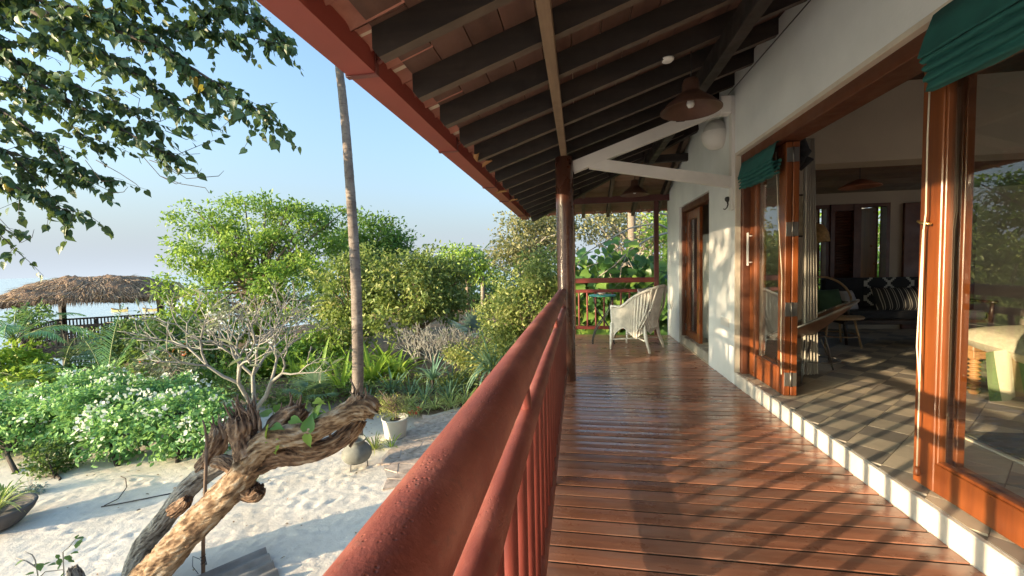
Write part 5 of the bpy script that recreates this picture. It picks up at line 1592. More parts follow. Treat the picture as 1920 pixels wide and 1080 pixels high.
fb_ = Vector(A(480, 830, 6.9)); fb_.z = ZG
frangipani('wide silvery grey frangipani with bare forked branches beside the stump', fb_, 1.85, .80, 5, .05, 17, 110, .22, (.10, -.05), 14, z_first=A(480, 768, 6.9).z)
frangipani('small bare frangipani left in the middle bed, forked low', G(785, 700), 1.35, .66, 4, .04, 5, 20, .14)
frangipani('small bare frangipani with upright grey stems in the middle bed', G(822, 712), 1.4, .6, 4, .04, 8, 24, .14)
frangipani('small bare frangipani nearest the silver fan palm', G(868, 705), 1.3, .66, 4, .035, 21, 20, .14)

# ---- white flowering bushes on the sand
def flower_bush(label, blobs, n, base):
    r = tree('flowering_bush', label, 'bush', blobs, n, 34, .085, .078, LM['jas'], MT['bark_dark'], .035, 'oval', .62, base=base, nl=34, shell=.45, group='white flowering bushes along the sand', tint_shift=.05)
    P, O, t, C = crown_points([(c, rr * 1.04) for c, rr in blobs], int(n * .5), 7, .05, .88)
    k = (O[:, 2] > -.25) & (P[:, 2] > ZG + .1)
    P, O = P[k], O[k]
    foliage('flower', r, P, O + RNG.normal(size=P.shape) * .8, O + RNG.normal(size=P.shape) * .5, .058, .055, RNG.uniform(.2, 1, len(P)), LM['white'], 'oval')
flower_bush('white flowering bush at the left edge, the most thickly covered in blossom', [blob(20, 800, 90, 62, 6.9), blob(90, 770, 70, 50, 7.2), blob(-60, 790, 70, 70, 7.0)], 200, tuple(G(40, 895)))
flower_bush('broad white flowering bush in the middle, hanging low over the sand', [blob(190, 770, 90, 62, 7.0), blob(250, 800, 75, 60, 6.6), blob(170, 725, 80, 34, 7.8)], 230, tuple(G(225, 880)))
flower_bush('white flowering bush nearest the stump, with bare twiggy legs', [blob(345, 790, 75, 62, 6.7), blob(400, 800, 50, 50, 6.5), blob(320, 740, 70, 36, 7.6)], 190, tuple(G(330, 872)))
tree('dark_shrub', 'small dark green shrub at the foot of the left white bush', 'shrub', [blob(100, 868, 32, 38, 6.2)], 60, 26, .06, .06, LM['deep'], MT['bark_dark'], .02, 'oval', .6, base=tuple(G(105, 912)), nl=12)
tree('silver_plant', 'tiny pale silver leaved plant on the sand below the dark shrub', 'plant', [blob(64, 921, 15, 12, 5.6)], 22, 20, .03, .04, LM['silver'], MT['bark_grey'], .008, 'oval', .5, base=tuple(G(64, 931)), nl=6)

# ---- large leaved vine behind the end railing
bl_ = single_leaf('leaf', LM['big'], 1.0, 1.0, 'heart', .55, .25)
bl2 = single_leaf('leaf', LM['big'], 1.0, .95, 'heart', .85, .1)
bl3 = single_leaf('leaf', LM['big'], 1.0, 1.05, 'heart', .25, .35)
bvb = Vector(A(1150, 640, 9.2)); bvb.z = ZG
bv = thing('large_leaved_shrub', 'lush shrub with very large heart shaped leaves behind the end railing', 'shrub', bvb)
P, O, t, C = crown_points([blob(1110, 540, 55, 85, 9.0), blob(1170, 530, 60, 80, 9.2), blob(1225, 560, 50, 85, 9.0), blob(1140, 600, 80, 60, 8.8)], 290, 1, .05, .62)
mb = MB(); limbs(mb, bvb, bvb + Vector((0, 0, 1.2)), C, .06, 30); part('stems', mb, MT['stalk'], bv)
tc_ = (CAM - Vector(np.mean(P, 0))).normalized()
for p_, o_ in zip(P, O):
    ax = Vector(o_) * .5 + Vector((random.gauss(0, .5), random.gauss(0, .5), random.gauss(-.45, .35)))
    nm = (tc_ * .7 + Vector((0, 0, .7)) + Vector((random.gauss(0, .45), random.gauss(0, .45), random.gauss(0, .3)))).normalized()
    y = (ax - nm * ax.dot(nm)).normalized(); x = y.cross(nm)
    inst('leaf', random.choice((bl_, bl_, bl2, bl3)), bv, p_, Matrix((x, y, nm)).transposed().to_quaternion(), random.uniform(.15, .29))
P, O, t, C = crown_points([blob(1110, 540, 55, 85, 9.1), blob(1170, 530, 60, 80, 9.3), blob(1225, 560, 50, 85, 9.1), blob(1140, 600, 80, 60, 8.9)], 420, 1, .05, .5)
Ax = O * .5 + RNG.normal(size=O.shape) * .5 - [0, 0, .4]; Nm = np.array(tc_) * .7 + [0, 0, .7] + RNG.normal(size=O.shape) * .4; LL = RNG.uniform(.15, .28, len(P))
foliage('leaf_mass', bv, P, Ax, Nm, LL, LL, np.clip(t, 0, 1), LM['big'], 'heart')
P, O, t, C = crown_points([blob(1110, 580, 60, 90, 9.8), blob(1180, 570, 70, 90, 9.9), blob(1235, 590, 50, 90, 9.9)], 160, 20, .16, .3)
Ax, Nm = dirs(O); foliage('undergrowth', bv, P, Ax, Nm, .18, .14, np.clip(t - .1, 0, 1), LM['big'], 'oval')
br_ = Vector(A(1275, 560, 9.6)); br_.z = ZG
bt = thing('bare_tree', 'leafless pale tree whose thin branches sweep across the view at the verandah end', 'tree', br_)
mb = MB()
s_ = A(1275, 440, 9.4)
mb.tube([br_, s_], [.09, .06], 8)
def px_tube(mb, pts, r0, r1, n=6, jit=0.0):
    P_ = [A(*q) for q in pts]; k = len(P_)
    mb.tube(P_, [r0 + (r1 - r0) * i / (k - 1) for i in range(k)], n)
for pts, r in (([(1275, 440, 9.4), (1230, 418, 9.1), (1180, 428, 8.9), (1140, 450, 8.7), (1105, 470, 8.6)], .028), ([(1275, 430, 9.4), (1220, 445, 9.0), (1180, 470, 8.8), (1150, 500, 8.6), (1120, 520, 8.5)], .026),
               ([(1275, 410, 9.4), (1240, 400, 9.2), (1180, 395, 9.0), (1120, 405, 8.9), (1085, 412, 8.8)], .022), ([(1180, 470, 8.8), (1165, 500, 8.7), (1162, 530, 8.6), (1140, 550, 8.5)], .014), ([(1165, 500, 8.7), (1140, 520, 8.6), (1125, 545, 8.5)], .011),
               ([(1230, 418, 9.1), (1200, 440, 9.0), (1160, 452, 8.9)], .012), ([(1150, 445, 8.75), (1120, 440, 8.7), (1090, 445, 8.6)], .009), ([(1180, 395, 9), (1150, 380, 9), (1120, 385, 9)], .01), ([(1175, 480, 8.8), (1190, 510, 8.7), (1170, 540, 8.6)], .008),
               ([(1220, 445, 9), (1170, 455, 8.9), (1130, 490, 8.7), (1100, 500, 8.6)], .012), ([(1140, 505, 8.6), (1150, 530, 8.6), (1180, 545, 8.5)], .008), ([(1105, 470, 8.6), (1092, 480, 8.6), (1082, 500, 8.5)], .008)):
    px_tube(mb, pts, r, r * .35)
part('branches', mb, MT['bark_grey'], bt)

# ================================================================== stump, pots and other garden things
def bark_mat(name, stops):
    """bark whose fibres run along the limb (the grain attribute), with paler worn and darker patches"""
    mt, nt, p = new_mat(name)
    v = vec_of(nt, (1, 1, 1), False)
    at = nt.nodes.new('ShaderNodeAttribute'); at.attribute_name = 'grain'
    n1 = noise(nt, v, 5, 6, .65); n2 = noise(nt, v, 38, 6, .7)
    ad = nt.nodes.new('ShaderNodeMath'); ad.operation = 'MULTIPLY_ADD'; ad.inputs[1].default_value = .55
    nt.links.new(at.outputs['Fac'], ad.inputs[0]); 
    h = nt.nodes.new('ShaderNodeMath'); h.operation = 'MULTIPLY'; h.inputs[1].default_value = .5
    nt.links.new(n1, h.inputs[0]); nt.links.new(h.outputs[0], ad.inputs[2])
    c = ramp(nt, ad.outputs[0], stops)
    nt.links.new(c, p.inputs['Base Color']); _set(p, Roughness=.92)
    p.inputs['Specular IOR Level'].default_value = .2
    m2 = nt.nodes.new('ShaderNodeMath'); m2.operation = 'ADD'
    nt.links.new(at.outputs['Fac'], m2.inputs[0]); nt.links.new(n2, m2.inputs[1])
    bump(nt, p, m2.outputs[0], .9, .02)
    return mt
MT['stump'] = bark_mat('stump_bark', [(.18, (0.045, 0.029, 0.02)), (.38, (0.14, 0.09, 0.058)), (.54, (0.26, 0.18, 0.115)), (.70, (0.33, 0.26, 0.19)), (.88, (0.40, 0.36, 0.31))])
MT['stump_grey'] = bark_mat('weathered_grey_wood', [(.2, (0.05, 0.042, 0.036)), (.42, (0.20, 0.18, 0.16)), (.7, (0.34, 0.32, 0.29))])
MT['stump_dark'] = bark_mat('rotten_brown_wood', [(.16, (0.04, 0.027, 0.02)), (.40, (0.13, 0.082, 0.056)), (.60, (0.25, 0.16, 0.105)), (.8, (0.36, 0.28, 0.21))])
def gnarled(mb, pts, n=44, sub=14, ridge=.10, knob=.14, seed=0, blunt=True, k_=.84):
    """rough limb through (px, py, depth, radius in px): furrowed bark, torn end"""
    rs = np.random.default_rng(seed)
    P = [A(a, b, d) for a, b, d, r in pts]; R = [r * d / F * k_ for a, b, d, r in pts]
    path, rad = [], []
    for k in range(len(P) - 1):
        for i in range(sub):
            t = i / sub
            m0 = P[k - 1] if k else P[0]; m3 = P[k + 2] if k + 2 < len(P) else P[-1]
            a, c = P[k], P[k + 1]
            path.append(0.5 * ((2 * a) + (c - m0) * t + (2 * m0 - 5 * a + 4 * c - m3) * t ** 2 + (3 * a - m0 - 3 * c + m3) * t ** 3))
            rad.append(R[k] + (R[k + 1] - R[k]) * t)
    path.append(P[-1]); rad.append(R[-1])
    vs = []; fs = []; gr = []
    x = None; so_ = Vector((seed * 3.7, seed * 1.3, 0)); run = 0.0
    for i, p in enumerate(path):
        if i: run += (p - path[i - 1]).length
        tt = ((path[i + 1] if i + 1 < len(path) else p) - (path[i - 1] if i else p)).normalized()
        if x is None: x = tt.cross(Vector((.2, .3, 1))).normalized()
        x = (x - tt * x.dot(tt)).normalized(); y = tt.cross(x)
        end = (len(path) - 1 - i)
        for k in range(n):
            a = 2 * pi * k / n + run * 1.2
            q = Vector((cos(a) * 1.5, sin(a) * 1.5, run * 1.6)) + so_
            fur = 1 - abs(mnoise.noise(q * 2.6)) * 2.2                       # furrows along the grain
            big = mnoise.noise(Vector((cos(a) * .8, sin(a) * .8, run * 4)) + so_ * 2)
            fine = mnoise.noise(Vector((cos(a) * 5, sin(a) * 5, run * 22)) + so_)
            rr = 1 + ridge * 1.5 * (fur - .35) + knob * 1.6 * big + .07 * fine
            v = p + (x * cos(a) + y * sin(a)) * rad[i] * max(.3, rr)
            if end < 5 and blunt: v += tt * rad[i] * (.55 * mnoise.noise(Vector((cos(a) * 2.2, sin(a) * 2.2, seed))) + .25 * rs.normal() * (end < 2))
            vs.append(v); gr.append(.5 + .9 * mnoise.noise(Vector((cos(a) * 5, sin(a) * 5, run * 8)) - so_) + .55 * mnoise.noise(Vector((cos(a) * 13, sin(a) * 13, run * 26))))
    for i in range(len(path) - 1):
        for k in range(n):
            a = i * n + k; b = i * n + (k + 1) % n
            fs.append((a, b, b + n, a + n))
    c = len(vs); tt = (path[-1] - path[-2]).normalized(); base = (len(path) - 1) * n
    for f_, dz in ((.55, -.15), (.2, -.45)):
        for k in range(n):
            v = vs[base + k]; gr.append(.3); vs.append(path[-1] + (v - path[-1]) * f_ + tt * rad[-1] * (dz + .25 * rs.normal()))
    for l0, l1 in ((base, c), (c, c + n)):
        for k in range(n): fs.append((l0 + k, l0 + (k + 1) % n, l1 + (k + 1) % n, l1 + k))
    mb.add(vs, fs, True)
    b = len(mb.v) - len(vs)
    mb.f.append(tuple(b + c + n + k for k in range(n))); mb.sm.append(False)
    mb.grain = gr
    return mb
g0 = G(180, 1130)
stp = thing('pruned_stump', 'gnarled pruned tree stump leaning over the sand with a few fresh green leaves', 'stump', (g0.x, g0.y, ZG))
part('trunk', gnarled(MB(), [(150, 1215, 3.9, 42), (215, 1145, 3.82, 37), (278, 1082, 3.76, 34), (335, 1020, 3.7, 32), (390, 960, 3.64, 31), (440, 908, 3.58, 30), (468, 872, 3.54, 29), (482, 845, 3.52, 26)], 48, 16, .10, .06, 1), MT['stump'], stp)
part('limb', gnarled(MB(), [(470, 868, 3.54, 34), (492, 835, 3.5, 25), (530, 818, 3.5, 24), (575, 812, 3.52, 24), (620, 790, 3.56, 21), (660, 770, 3.6, 22), (688, 765, 3.62, 26), (702, 772, 3.62, 16)], 48, 16, .09, .08, 2), MT['stump'], stp)
part('limb', gnarled(MB(), [(660, 772, 3.6, 20), (672, 752, 3.62, 20), (676, 742, 3.63, 15)], 48, 16, .16, .2, 3), MT['stump_dark'], stp)
part('limb', gnarled(MB(), [(478, 866, 3.56, 30), (520, 852, 3.6, 25), (565, 848, 3.64, 25), (605, 842, 3.68, 20), (637, 826, 3.72, 19), (658, 806, 3.76, 20), (674, 786, 3.8, 14)], 48, 16, .12, .14, 4), MT['stump_dark'], stp)
part('limb', gnarled(MB(), [(470, 850, 3.52, 30), (456, 822, 3.52, 24), (452, 800, 3.52, 27), (448, 786, 3.52, 20)], 48, 16, .14, .16, 5), MT['stump_dark'], stp)
part('limb', gnarled(MB(), [(505, 830, 3.6, 20), (525, 800, 3.66, 26), (552, 778, 3.7, 27), (566, 766, 3.72, 17)], 48, 16, .12, .14, 6), MT['stump_dark'], stp)
part('limb', gnarled(MB(), [(250, 1075, 4.05, 20), (268, 1025, 4.05, 21), (300, 985, 4.05, 21), (345, 925, 4.06, 20), (385, 888, 4.08, 20), (425, 866, 4.1, 15)], 48, 16, .07, .08, 7), MT['stump_grey'], stp)
part('limb', gnarled(MB(), [(378, 880, 4.08, 16), (392, 862, 4.08, 15), (404, 835, 4.08, 20), (410, 812, 4.08, 18), (408, 800, 4.08, 10)], 48, 16, .14, .18, 8), MT['stump_dark'], stp)
part('limb', gnarled(MB(), [(455, 915, 3.6, 24), (478, 925, 3.58, 18), (488, 918, 3.56, 11)], 48, 16, .12, .1, 9), MT['stump_dark'], stp)
part('limb', gnarled(MB(), [(400, 868, 3.62, 9), (420, 866, 3.6, 15), (445, 880, 3.58, 17), (452, 900, 3.58, 14)], 48, 16, .14, .12, 10), MT['stump_dark'], stp)
part('limb', gnarled(MB(), [(325, 960, 3.68, 14), (345, 945, 3.66, 13), (352, 935, 3.64, 8)], 48, 16, .14, .12, 12), MT['stump_dark'], stp)
part('limb', gnarled(MB(), [(150, 1120, 3.9, 15), (143, 1085, 3.88, 13), (136, 1066, 3.86, 8)], 48, 16, .14, .12, 13), MT['stump_grey'], stp)
sp = MB()
rs = random.Random(3)
for cx, cy, d, n_ in ((450, 785, 3.52, 22), (475, 790, 3.56, 14), (408, 805, 4.08, 12), (545, 770, 3.7, 12), (676, 748, 3.62, 10), (462, 770, 3.54, 10), (640, 830, 3.72, 6)):
    for i in range(n_):
        a = A(cx + rs.uniform(-16, 16), cy + rs.uniform(-5, 22), d + rs.uniform(-.05, .05))
        e = a + Vector((rs.uniform(-.07, .07), rs.uniform(-.06, .06), rs.uniform(.06, .20)))
        sp.tube([a, a.lerp(e, .5) + Vector((rs.uniform(-.02, .02), 0, 0)), e], [rs.uniform(.012, .02), .011, .005], 5, smooth=False)
MT['twig'] = plain('dead_twig', (.15, .105, .08), .9, .4, 9)
part('dead_twigs', sp, MT['twig'], stp)
lf = [single_leaf('leaf', leafmat('fresh_leaf', (0.04, 0.12, 0.03), (0.10, 0.23, 0.05), (0.24, 0.34, 0.05), .35, .35), 1.0, .82, 'heart', t, bnd) for t, bnd in ((.35, .25), (.6, .1), (.85, .35))]
for x, y, d, sz, ax, nm in ((513, 822, 3.42, .155, (-.15, -.1, -1), (.2, -1, .3)), (503, 800, 3.42, .13, (-.35, -.2, -.9), (-.8, -.6, .3)), (512, 800, 3.44, .10, (1, -.2, .1), (.1, -.6, 1)), (545, 787, 3.46, .10, (.9, 0, -.1), (.1, -.7, .8)),
                        (576, 808, 3.44, .14, (.15, .2, 1), (.3, -1, .1)), (577, 815, 3.42, .11, (.05, -.2, -1), (0, -1, .3)), (594, 775, 3.5, .10, (.2, .1, 1), (-.5, -1, .2)), (585, 782, 3.5, .09, (.9, .1, .5), (-.2, -1, .6)), (590, 752, 3.52, .09, (.9, -.2, .1), (0, -.6, 1)), (520, 760, 3.7, .11, (.3, -.1, -.9), (.1, -1, .3)), (505, 777, 3.6, .12, (-1, 0, .1), (.1, -.5, 1))):
    y_ = Vector(ax).normalized(); z_ = Vector(nm); z_ = (z_ - y_ * z_.dot(y_)).normalized(); x_ = y_.cross(z_)
    inst('leaf', rs.choice(lf), stp, A(x, y, d), Matrix((x_, y_, z_)).transposed().to_quaternion(), sz)
part('leaf_stalks', MB().tube([A(574, 812, 3.5), A(580, 795, 3.48), A(590, 760, 3.52)], .004, 5).tube([A(500, 835, 3.48), A(508, 805, 3.44), A(514, 795, 3.44)], .004, 5), MT['stalk'], stp)

# iron stake with a twist of wire
k0 = A(380, 1075, 3.98); k0.z = ZG; 
stk = thing('iron_stake', 'thin rusty stake standing upright behind the stump with wire twisted round it', 'stake', k0)
part('rod', MB().tube([k0 - Vector((0, 0, .05)), A(381, 1020, 3.97), A(386, 880, 3.93), A(388, 815, 3.92)], [.017, .016, .015, .013], 10), MT['twig'], stk)
part('rod', MB().tube([A(389, 838, 3.92), A(384, 800, 3.9), A(380, 788, 3.9)], [.012, .009, .006], 8), MT['twig'], stk)
wr = MB(); c = A(381, 1050, 3.97)
wr.tube([c + Vector((.02 * cos(a), .02 * sin(a), -.05 + a * .005)) for a in [i * .6 for i in range(36)]], .0035, 5)
wr.tube([c + Vector((-.01, -.02, .02)), c + Vector((-.08, -.03, .05)), c + Vector((-.09, -.03, -.05)), c + Vector((-.03, -.03, -.12))], .003, 5).tube([c + Vector((.01, -.02, .0)), c + Vector((.06, -.03, .05)), c + Vector((.07, -.03, -.02))], .003, 5)
part('wire', wr, MT['black'], stk)

# corrugated cement sheet on the sand
e0 = PZ(498, 1026, ZG + .05); ea = (PZ(400, 1068, ZG + .05) - e0).normalized(); eb = (PZ(514, 1076, ZG + .05) - e0); eb = (eb - ea * eb.dot(ea)).normalized()
MT['cement'] = plain('weathered_cement', (0.25, 0.24, 0.23), .9, .3, 5, .5, .006, 40)
sh = thing('corrugated_sheet', 'grey corrugated cement sheet lying on the sand beside the stake', 'sheet', (e0.x, e0.y, ZG))
def corr(o, n):
    rows = []
    for i in range(9):
        u = 1.15 * i / 8; row = []
        for j in range(n + 1):
            v = .58 * j / n
            zz_ = .035 + .020 * cos(v / .145 * 2 * pi) + .004 * sin(u * 4 + v * 9)
            row.append(o + ea * u + eb * v + Vector((0, 0, zz_ - .05)))
        rows.append(row)
    m_ = MB().grid(rows); m_.grid([[p - Vector((0, 0, .007)) for p in r_] for r_ in rows][::-1])
    m_.grid([rows[0], [p - Vector((0, 0, .007)) for p in rows[0]]])
    m_.grid([[r_[0] for r_ in rows], [r_[0] - Vector((0, 0, .007)) for r_ in rows]])
    return m_
part('sheet', corr(e0, 48), MT['cement'], sh)
o = part('chips', MB(), MT['white_paint'], sh) if False else None

# old jar on an iron stand
jb = G(670, 877)
jar = thing('jar', 'round grey green clay jar standing on a low iron stand by the path', 'jar', jb)
MT['jar'] = plain('mossy_clay', (0.16, 0.165, 0.15), .85, .3, 7, .4, .006, 35)
jc = jb + Vector((0, 0, .10))
part('body', MB().lathe([(0, 0), (.12, .005), (.185, .04), (.215, .10), (.21, .17), (.165, .235), (.12, .27), (.112, .29), (.14, .325), (.142, .34), (.13, .342), (.10, .29), (.10, .27), (.0, .2)], jc, 32), MT['jar'], jar)
for a in (.4, 2.5, 4.6):
    part('leg', MB().tube([jb + Vector((.15 * cos(a), .15 * sin(a), 0)), jb + Vector((.14 * cos(a), .14 * sin(a), .14))], .007, 6), MT['black'], jar)
part('stand_ring', MB().tube([jb + Vector((.15 * cos(a), .15 * sin(a), .12)) for a in [i * 2 * pi / 24 for i in range(25)]], .007, 6), MT['black'], jar)
# white tub with an airy shrub
tb_ = G(742, 818)
tub = thing('planter_tub', 'white glazed tub beside the paved path', 'planter', tb_)
part('tub', MB().lathe([(0, 0), (.17, 0), (.185, .02), (.222, .32), (.235, .33), (.235, .345), (.215, .345), (.21, .31), (0, .30)], tb_, 32), plain('white_tub', (.60, .60, .58), .45, .12, 3), tub)
part('soil', MB().lathe([(0, .306), (.209, .303)], tb_, 20), MT['bark_dark'], tub)
tree('twiggy_plant', 'airy reddish green twiggy plant growing in the white tub', 'plant', [blob(745, 762, 42, 22, 7.35), blob(715, 760, 30, 20, 7.3)], 110, 14, .05, .035, LM['olive'], MT['bark'], .016, 'oval', .5, base=tuple(tb_ + Vector((0, 0, .33))), top=tuple(tb_ + Vector((0, 0, .5))), nl=60, shell=.2, tint_shift=.12)
P, O, t, C = crown_points([blob(778, 770, 14, 9, 7.2)], 6, 7, .02)
foliage('flower', bpy.data.objects['twiggy_plant'], P, RNG.normal(size=P.shape), RNG.normal(size=P.shape), .03, .028, t, LM['red'])
# dark bowl planter at the left edge
bb_ = G(-8, 992)
bwl = thing('bowl_planter', 'wide shallow dark stone bowl at the left edge of the sand', 'planter', bb_)
part('bowl', MB().lathe([(0, 0), (.14, .0), (.22, .05), (.31, .16), (.345, .235), (.335, .25), (.31, .24), (.30, .20), (0, .17)], bb_, 36), plain('dark_stone', (.075, .072, .075), .8, .2, 6, .3, .004, 50), bwl)
clump('spider_plant', 'striped spider plant arching over the dark stone bowl', bb_ + Vector((-.02, 0, .2)), 'var', 46, .55)
clump('spider_plant', 'dark leaved plant at the left edge behind the bowl', G(5, 935), 'dark', 30, .45)

# hose, leaf litter and a low sprig
hs = MB().tube([Vector((*G(x, y)[:2], ZG + .012)) for x, y in ((372, 912), (330, 925), (280, 935), (230, 945), (190, 952))], .007, 6)
tag(part('vine_runner', hs, MT['bark_dark']), 'long thin dark runner lying across the sand behind the grey limb', 'vine')
hs = MB().tube([Vector((*G(x, y)[:2], ZG + z)) for x, y, z in ((195, 950, .012), (222, 938, .02), (238, 920, .05), (236, 905, .06), (226, 895, .02))], .006, 6)
tag(part('vine_runner', hs, MT['bark_dark']), 'short curled dark twig standing off the sand near the white bush', 'vine')
n = 760
P = np.zeros((n, 3)); k = 0
while k < n:
    x = RNG.uniform(-10, -.4); y = RNG.uniform(2, 12)
    if RNG.random() < (0.42 if y + .12 * x < 5.5 else 1): P[k] = (x, y, ZG + .015); k += 1
P[:, 2] += RNG.uniform(0, .01, n)
o = foliage('leaf_litter', None, P, RNG.normal(size=(n, 3)) * [1, 1, .15], np.tile([0, 0, 1.], (n, 1)) + RNG.normal(size=(n, 3)) * .3, RNG.uniform(.02, .06, n), RNG.uniform(.015, .03, n), RNG.random(n), leafmat('litter', (.08, .05, .03), (.22, .13, .07), (.35, .25, .14), .1), 'oval', org=(0, 0, 0))
spb = A(95, 1150, 3.7)
spr = thing('leafy_sprig', 'thin sprig of round dark leaves rising in the bottom left corner before the sand', 'plant', (spb.x, spb.y, ZG))
lsp = [single_leaf('leaf', LM['deep'], 1.0, .72, 'oval', t, .1) for t in (.4, .6, .8)]
sb = MB()
for pts in ([(110, 1150), (120, 1080), (118, 1035), (130, 1025), (142, 1010)], [(85, 1150), (72, 1085), (66, 1050), (60, 1040), (46, 1034)], [(72, 1085), (85, 1072), (118, 1068)], [(72, 1066), (50, 1052), (30, 1046)]):
    q = [A(x, y, 3.7) for x, y in pts]; q[0] = Vector((q[0].x, q[0].y, ZG)) if pts[0][1] > 1100 else q[0]
    sb.tube(q, [.007] + [.005] * (len(q) - 2) + [.003], 5)
part('stem', sb, MT['bark_grey'], spr)
for x, y in ((146, 1003), (158, 1009), (144, 1021), (142, 1029), (132, 1038), (121, 1043), (110, 1048), (127, 1052), (112, 1060), (122, 1071), (108, 1070), (46, 1049), (60, 1061), (64, 1075), (80, 1061), (90, 1060), (74, 1056)):
    v = Vector((rs.gauss(.3, .6), rs.gauss(0, .4), rs.gauss(-.1, .4))).normalized()
    inst('leaf', rs.choice(lsp), spr, A(x, y, 3.7), v.to_track_quat('Y', 'Z'), rs.uniform(.05, .085))

# ================================================================== the overhanging tree at the upper left
ot_b = Vector((-9.6, -1.2, ZG))
ot = thing('overhanging_tree', 'large tree whose heart leaved branches hang across the upper left sky', 'tree', ot_b)
DP = 5.3
BR = [([(-200, 60), (-60, 70), (40, 80), (110, 70), (190, 110), (250, 130)], .02, .004, 1.0), ([(-200, 140), (-60, 130), (30, 160), (90, 200), (150, 250), (200, 270)], .02, .004, 1.0), ([(-150, 0), (0, -10), (100, 5), (220, 30), (330, 100)], .02, .004, 1.0), ([(-160, 250), (-40, 250), (20, 290), (70, 340), (100, 370)], .018, .003, .8),
      ([(-260, 60), (-60, 30), (0, 25), (60, 22), (150, 35), (200, 50), (260, 60), (330, 58), (400, 22), (470, -30)], .075, .014, 1.0),
      ([(200, 50), (300, 90), (380, 140), (430, 172), (490, 210), (522, 232)], .022, .004, 1.3),
      ([(-60, 30), (60, 150), (150, 200), (250, 255), (300, 282), (350, 305)], .03, .003, 1.0),
      ([(-160, 120), (-40, 180), (40, 232), (110, 290), (160, 325), (205, 335)], .03, .003, 1.1),
      ([(-260, 260), (-80, 300), (0, 335), (50, 362), (110, 390), (172, 405)], .025, .004, 1.0),
      ([(330, 58), (400, 62), (470, 70), (520, 82), (548, 92)], .012, .003, 1.3),
      ([(260, 60), (330, 120), (400, 190), (440, 205), (460, 215)], .014, .003, 1.0),
      ([(60, 22), (180, 90), (270, 150), (330, 200), (365, 215)], .02, .003, 1.2),
      ([(-60, 30), (0, 100), (70, 130), (140, 160), (220, 190), (280, 240)], .018, .003, 1.1),
      ([(330, 58), (380, 20), (440, 15), (500, 40), (535, 70)], .012, .003, 1.4),
      ([(150, 35), (230, 10), (300, -10), (380, -40)], .02, .006, 1.2),
      ([(-200, 380), (-60, 410), (0, 440), (30, 470)], .012, .003, .5),
      ([(-120, 180), (-20, 270), (60, 300), (130, 330), (180, 350)], .016, .003, .8),
      ([(-60, 10), (80, -20), (240, -40), (420, -60)], .03, .01, 1.0)]
bm_ = MB()
base_top = Vector((-8.8, 0.2, 3.2))
LP, LA = [], []
for bi, (pts, r0, r1, dens) in enumerate(BR):
    dd = DP + .35 * sin(bi * 2.1)
    Q = [A(x, y, dd + .12 * sin(i * 1.3 + bi)) for i, (x, y) in enumerate(pts)]
    if pts[0][0] < -150: Q = [base_top, base_top.lerp(Q[0], .5) + Vector((0, 0, .2))] + Q
    k = len(Q); bm_.tube(Q, [r0 + (r1 - r0) * i / (k - 1) for i in range(k)], 7)
    s0_ = 2 if pts[0][0] < -150 else 0
    for i in range(s0_, k - 1):
        L_ = (Q[i + 1] - Q[i]).length
        for _ in range(int(L_ * (20 if bi in (0, 1, 2, 3, 4, 6, 7, 11, 12, 14, 17) else 15) * dens) + 1):                # side twigs carrying the leaves
            p = Q[i].lerp(Q[i + 1], random.random()); d = (Q[i + 1] - Q[i]).normalized()
            e = p + (d * .6 + Vector((random.gauss(0, .5), random.gauss(0, .7), random.gauss(-.25, .45)))) * random.uniform(.12, .36)
            m_ = p.lerp(e, .5) + Vector((0, 0, .015))
            bm_.tube([p, m_, e], [.004, .003, .0018], 4, cap=False)
            for q_ in range(7):
                t_ = (q_ + .6 + random.uniform(-.3, .3)) / 7
                b_ = (p.lerp(m_, t_ * 2) if t_ < .5 else m_.lerp(e, min(1, t_ * 2 - 1))) + Vector((random.gauss(0, .012), random.gauss(0, .012), random.gauss(-.01, .01)))
                LP.append(tuple(b_)); LA.append(tuple((e - p).normalized() * .35 + Vector((random.gauss(.1, .5), random.gauss(0, .5), random.gauss(-.75, .4)))))
for pts in ([(180, 300), (225, 325), (255, 345), (262, 352)], [(300, 330), (340, 345), (385, 352), (392, 362), (400, 358)], [(280, 300), (320, 315), (350, 335), (410, 330), (420, 320)], [(235, 170), (262, 185), (258, 205), (275, 222), (300, 228), (318, 220)], [(320, 270), (345, 290), (375, 288)], [(290, 300), (330, 325), (372, 325), (378, 316)], [(100, 250), (130, 330), (180, 345), (212, 362), (232, 360), (240, 350)], [(265, 290), (300, 330), (330, 345), (340, 342)], [(0, 420), (40, 455), (60, 445), (64, 430)], [(-10, 400), (20, 432), (40, 440)], [(310, 245), (350, 262), (370, 252)], [(300, 228), (305, 212)], [(275, 222), (310, 210)], [(160, 300), (190, 340), (225, 338)]):
    bm_.tube([A(x, y, DP + .1) for x, y in pts], [.005] + [.0042] * (len(pts) - 2) + [.0025], 4)
bm_.tube([ot_b - Vector((0, 0, .1)), ot_b + Vector((.15, .3, 1.8)), ot_b + Vector((.5, .9, 3.6)), base_top], [.30, .24, .19, .14], 12)
part('branches', bm_, MT['bark_dark'], ot)
LP = np.array(LP); LA = np.array(LA)
sc = RNG.uniform(.06, .125, len(LP)); tt_ = np.clip(RNG.normal(.45, .16, len(LP)), 0, 1)
yl = RNG.random(len(LP)) < .03
pix = []
Rm = np.array([tuple(_r), tuple(_u), tuple(_f)])
cm = (LP - np.array(CAM)) @ Rm.T
inv = (np.abs(cm[:, 0] / cm[:, 2]) < 960 / F) & (np.abs(cm[:, 1] / cm[:, 2]) < 540 / F) & (cm[:, 2] > 0)
size = sc / np.maximum(cm[:, 2], .1) * inv
order = np.argsort(-size)
big = order[:300]; small = order[300:]
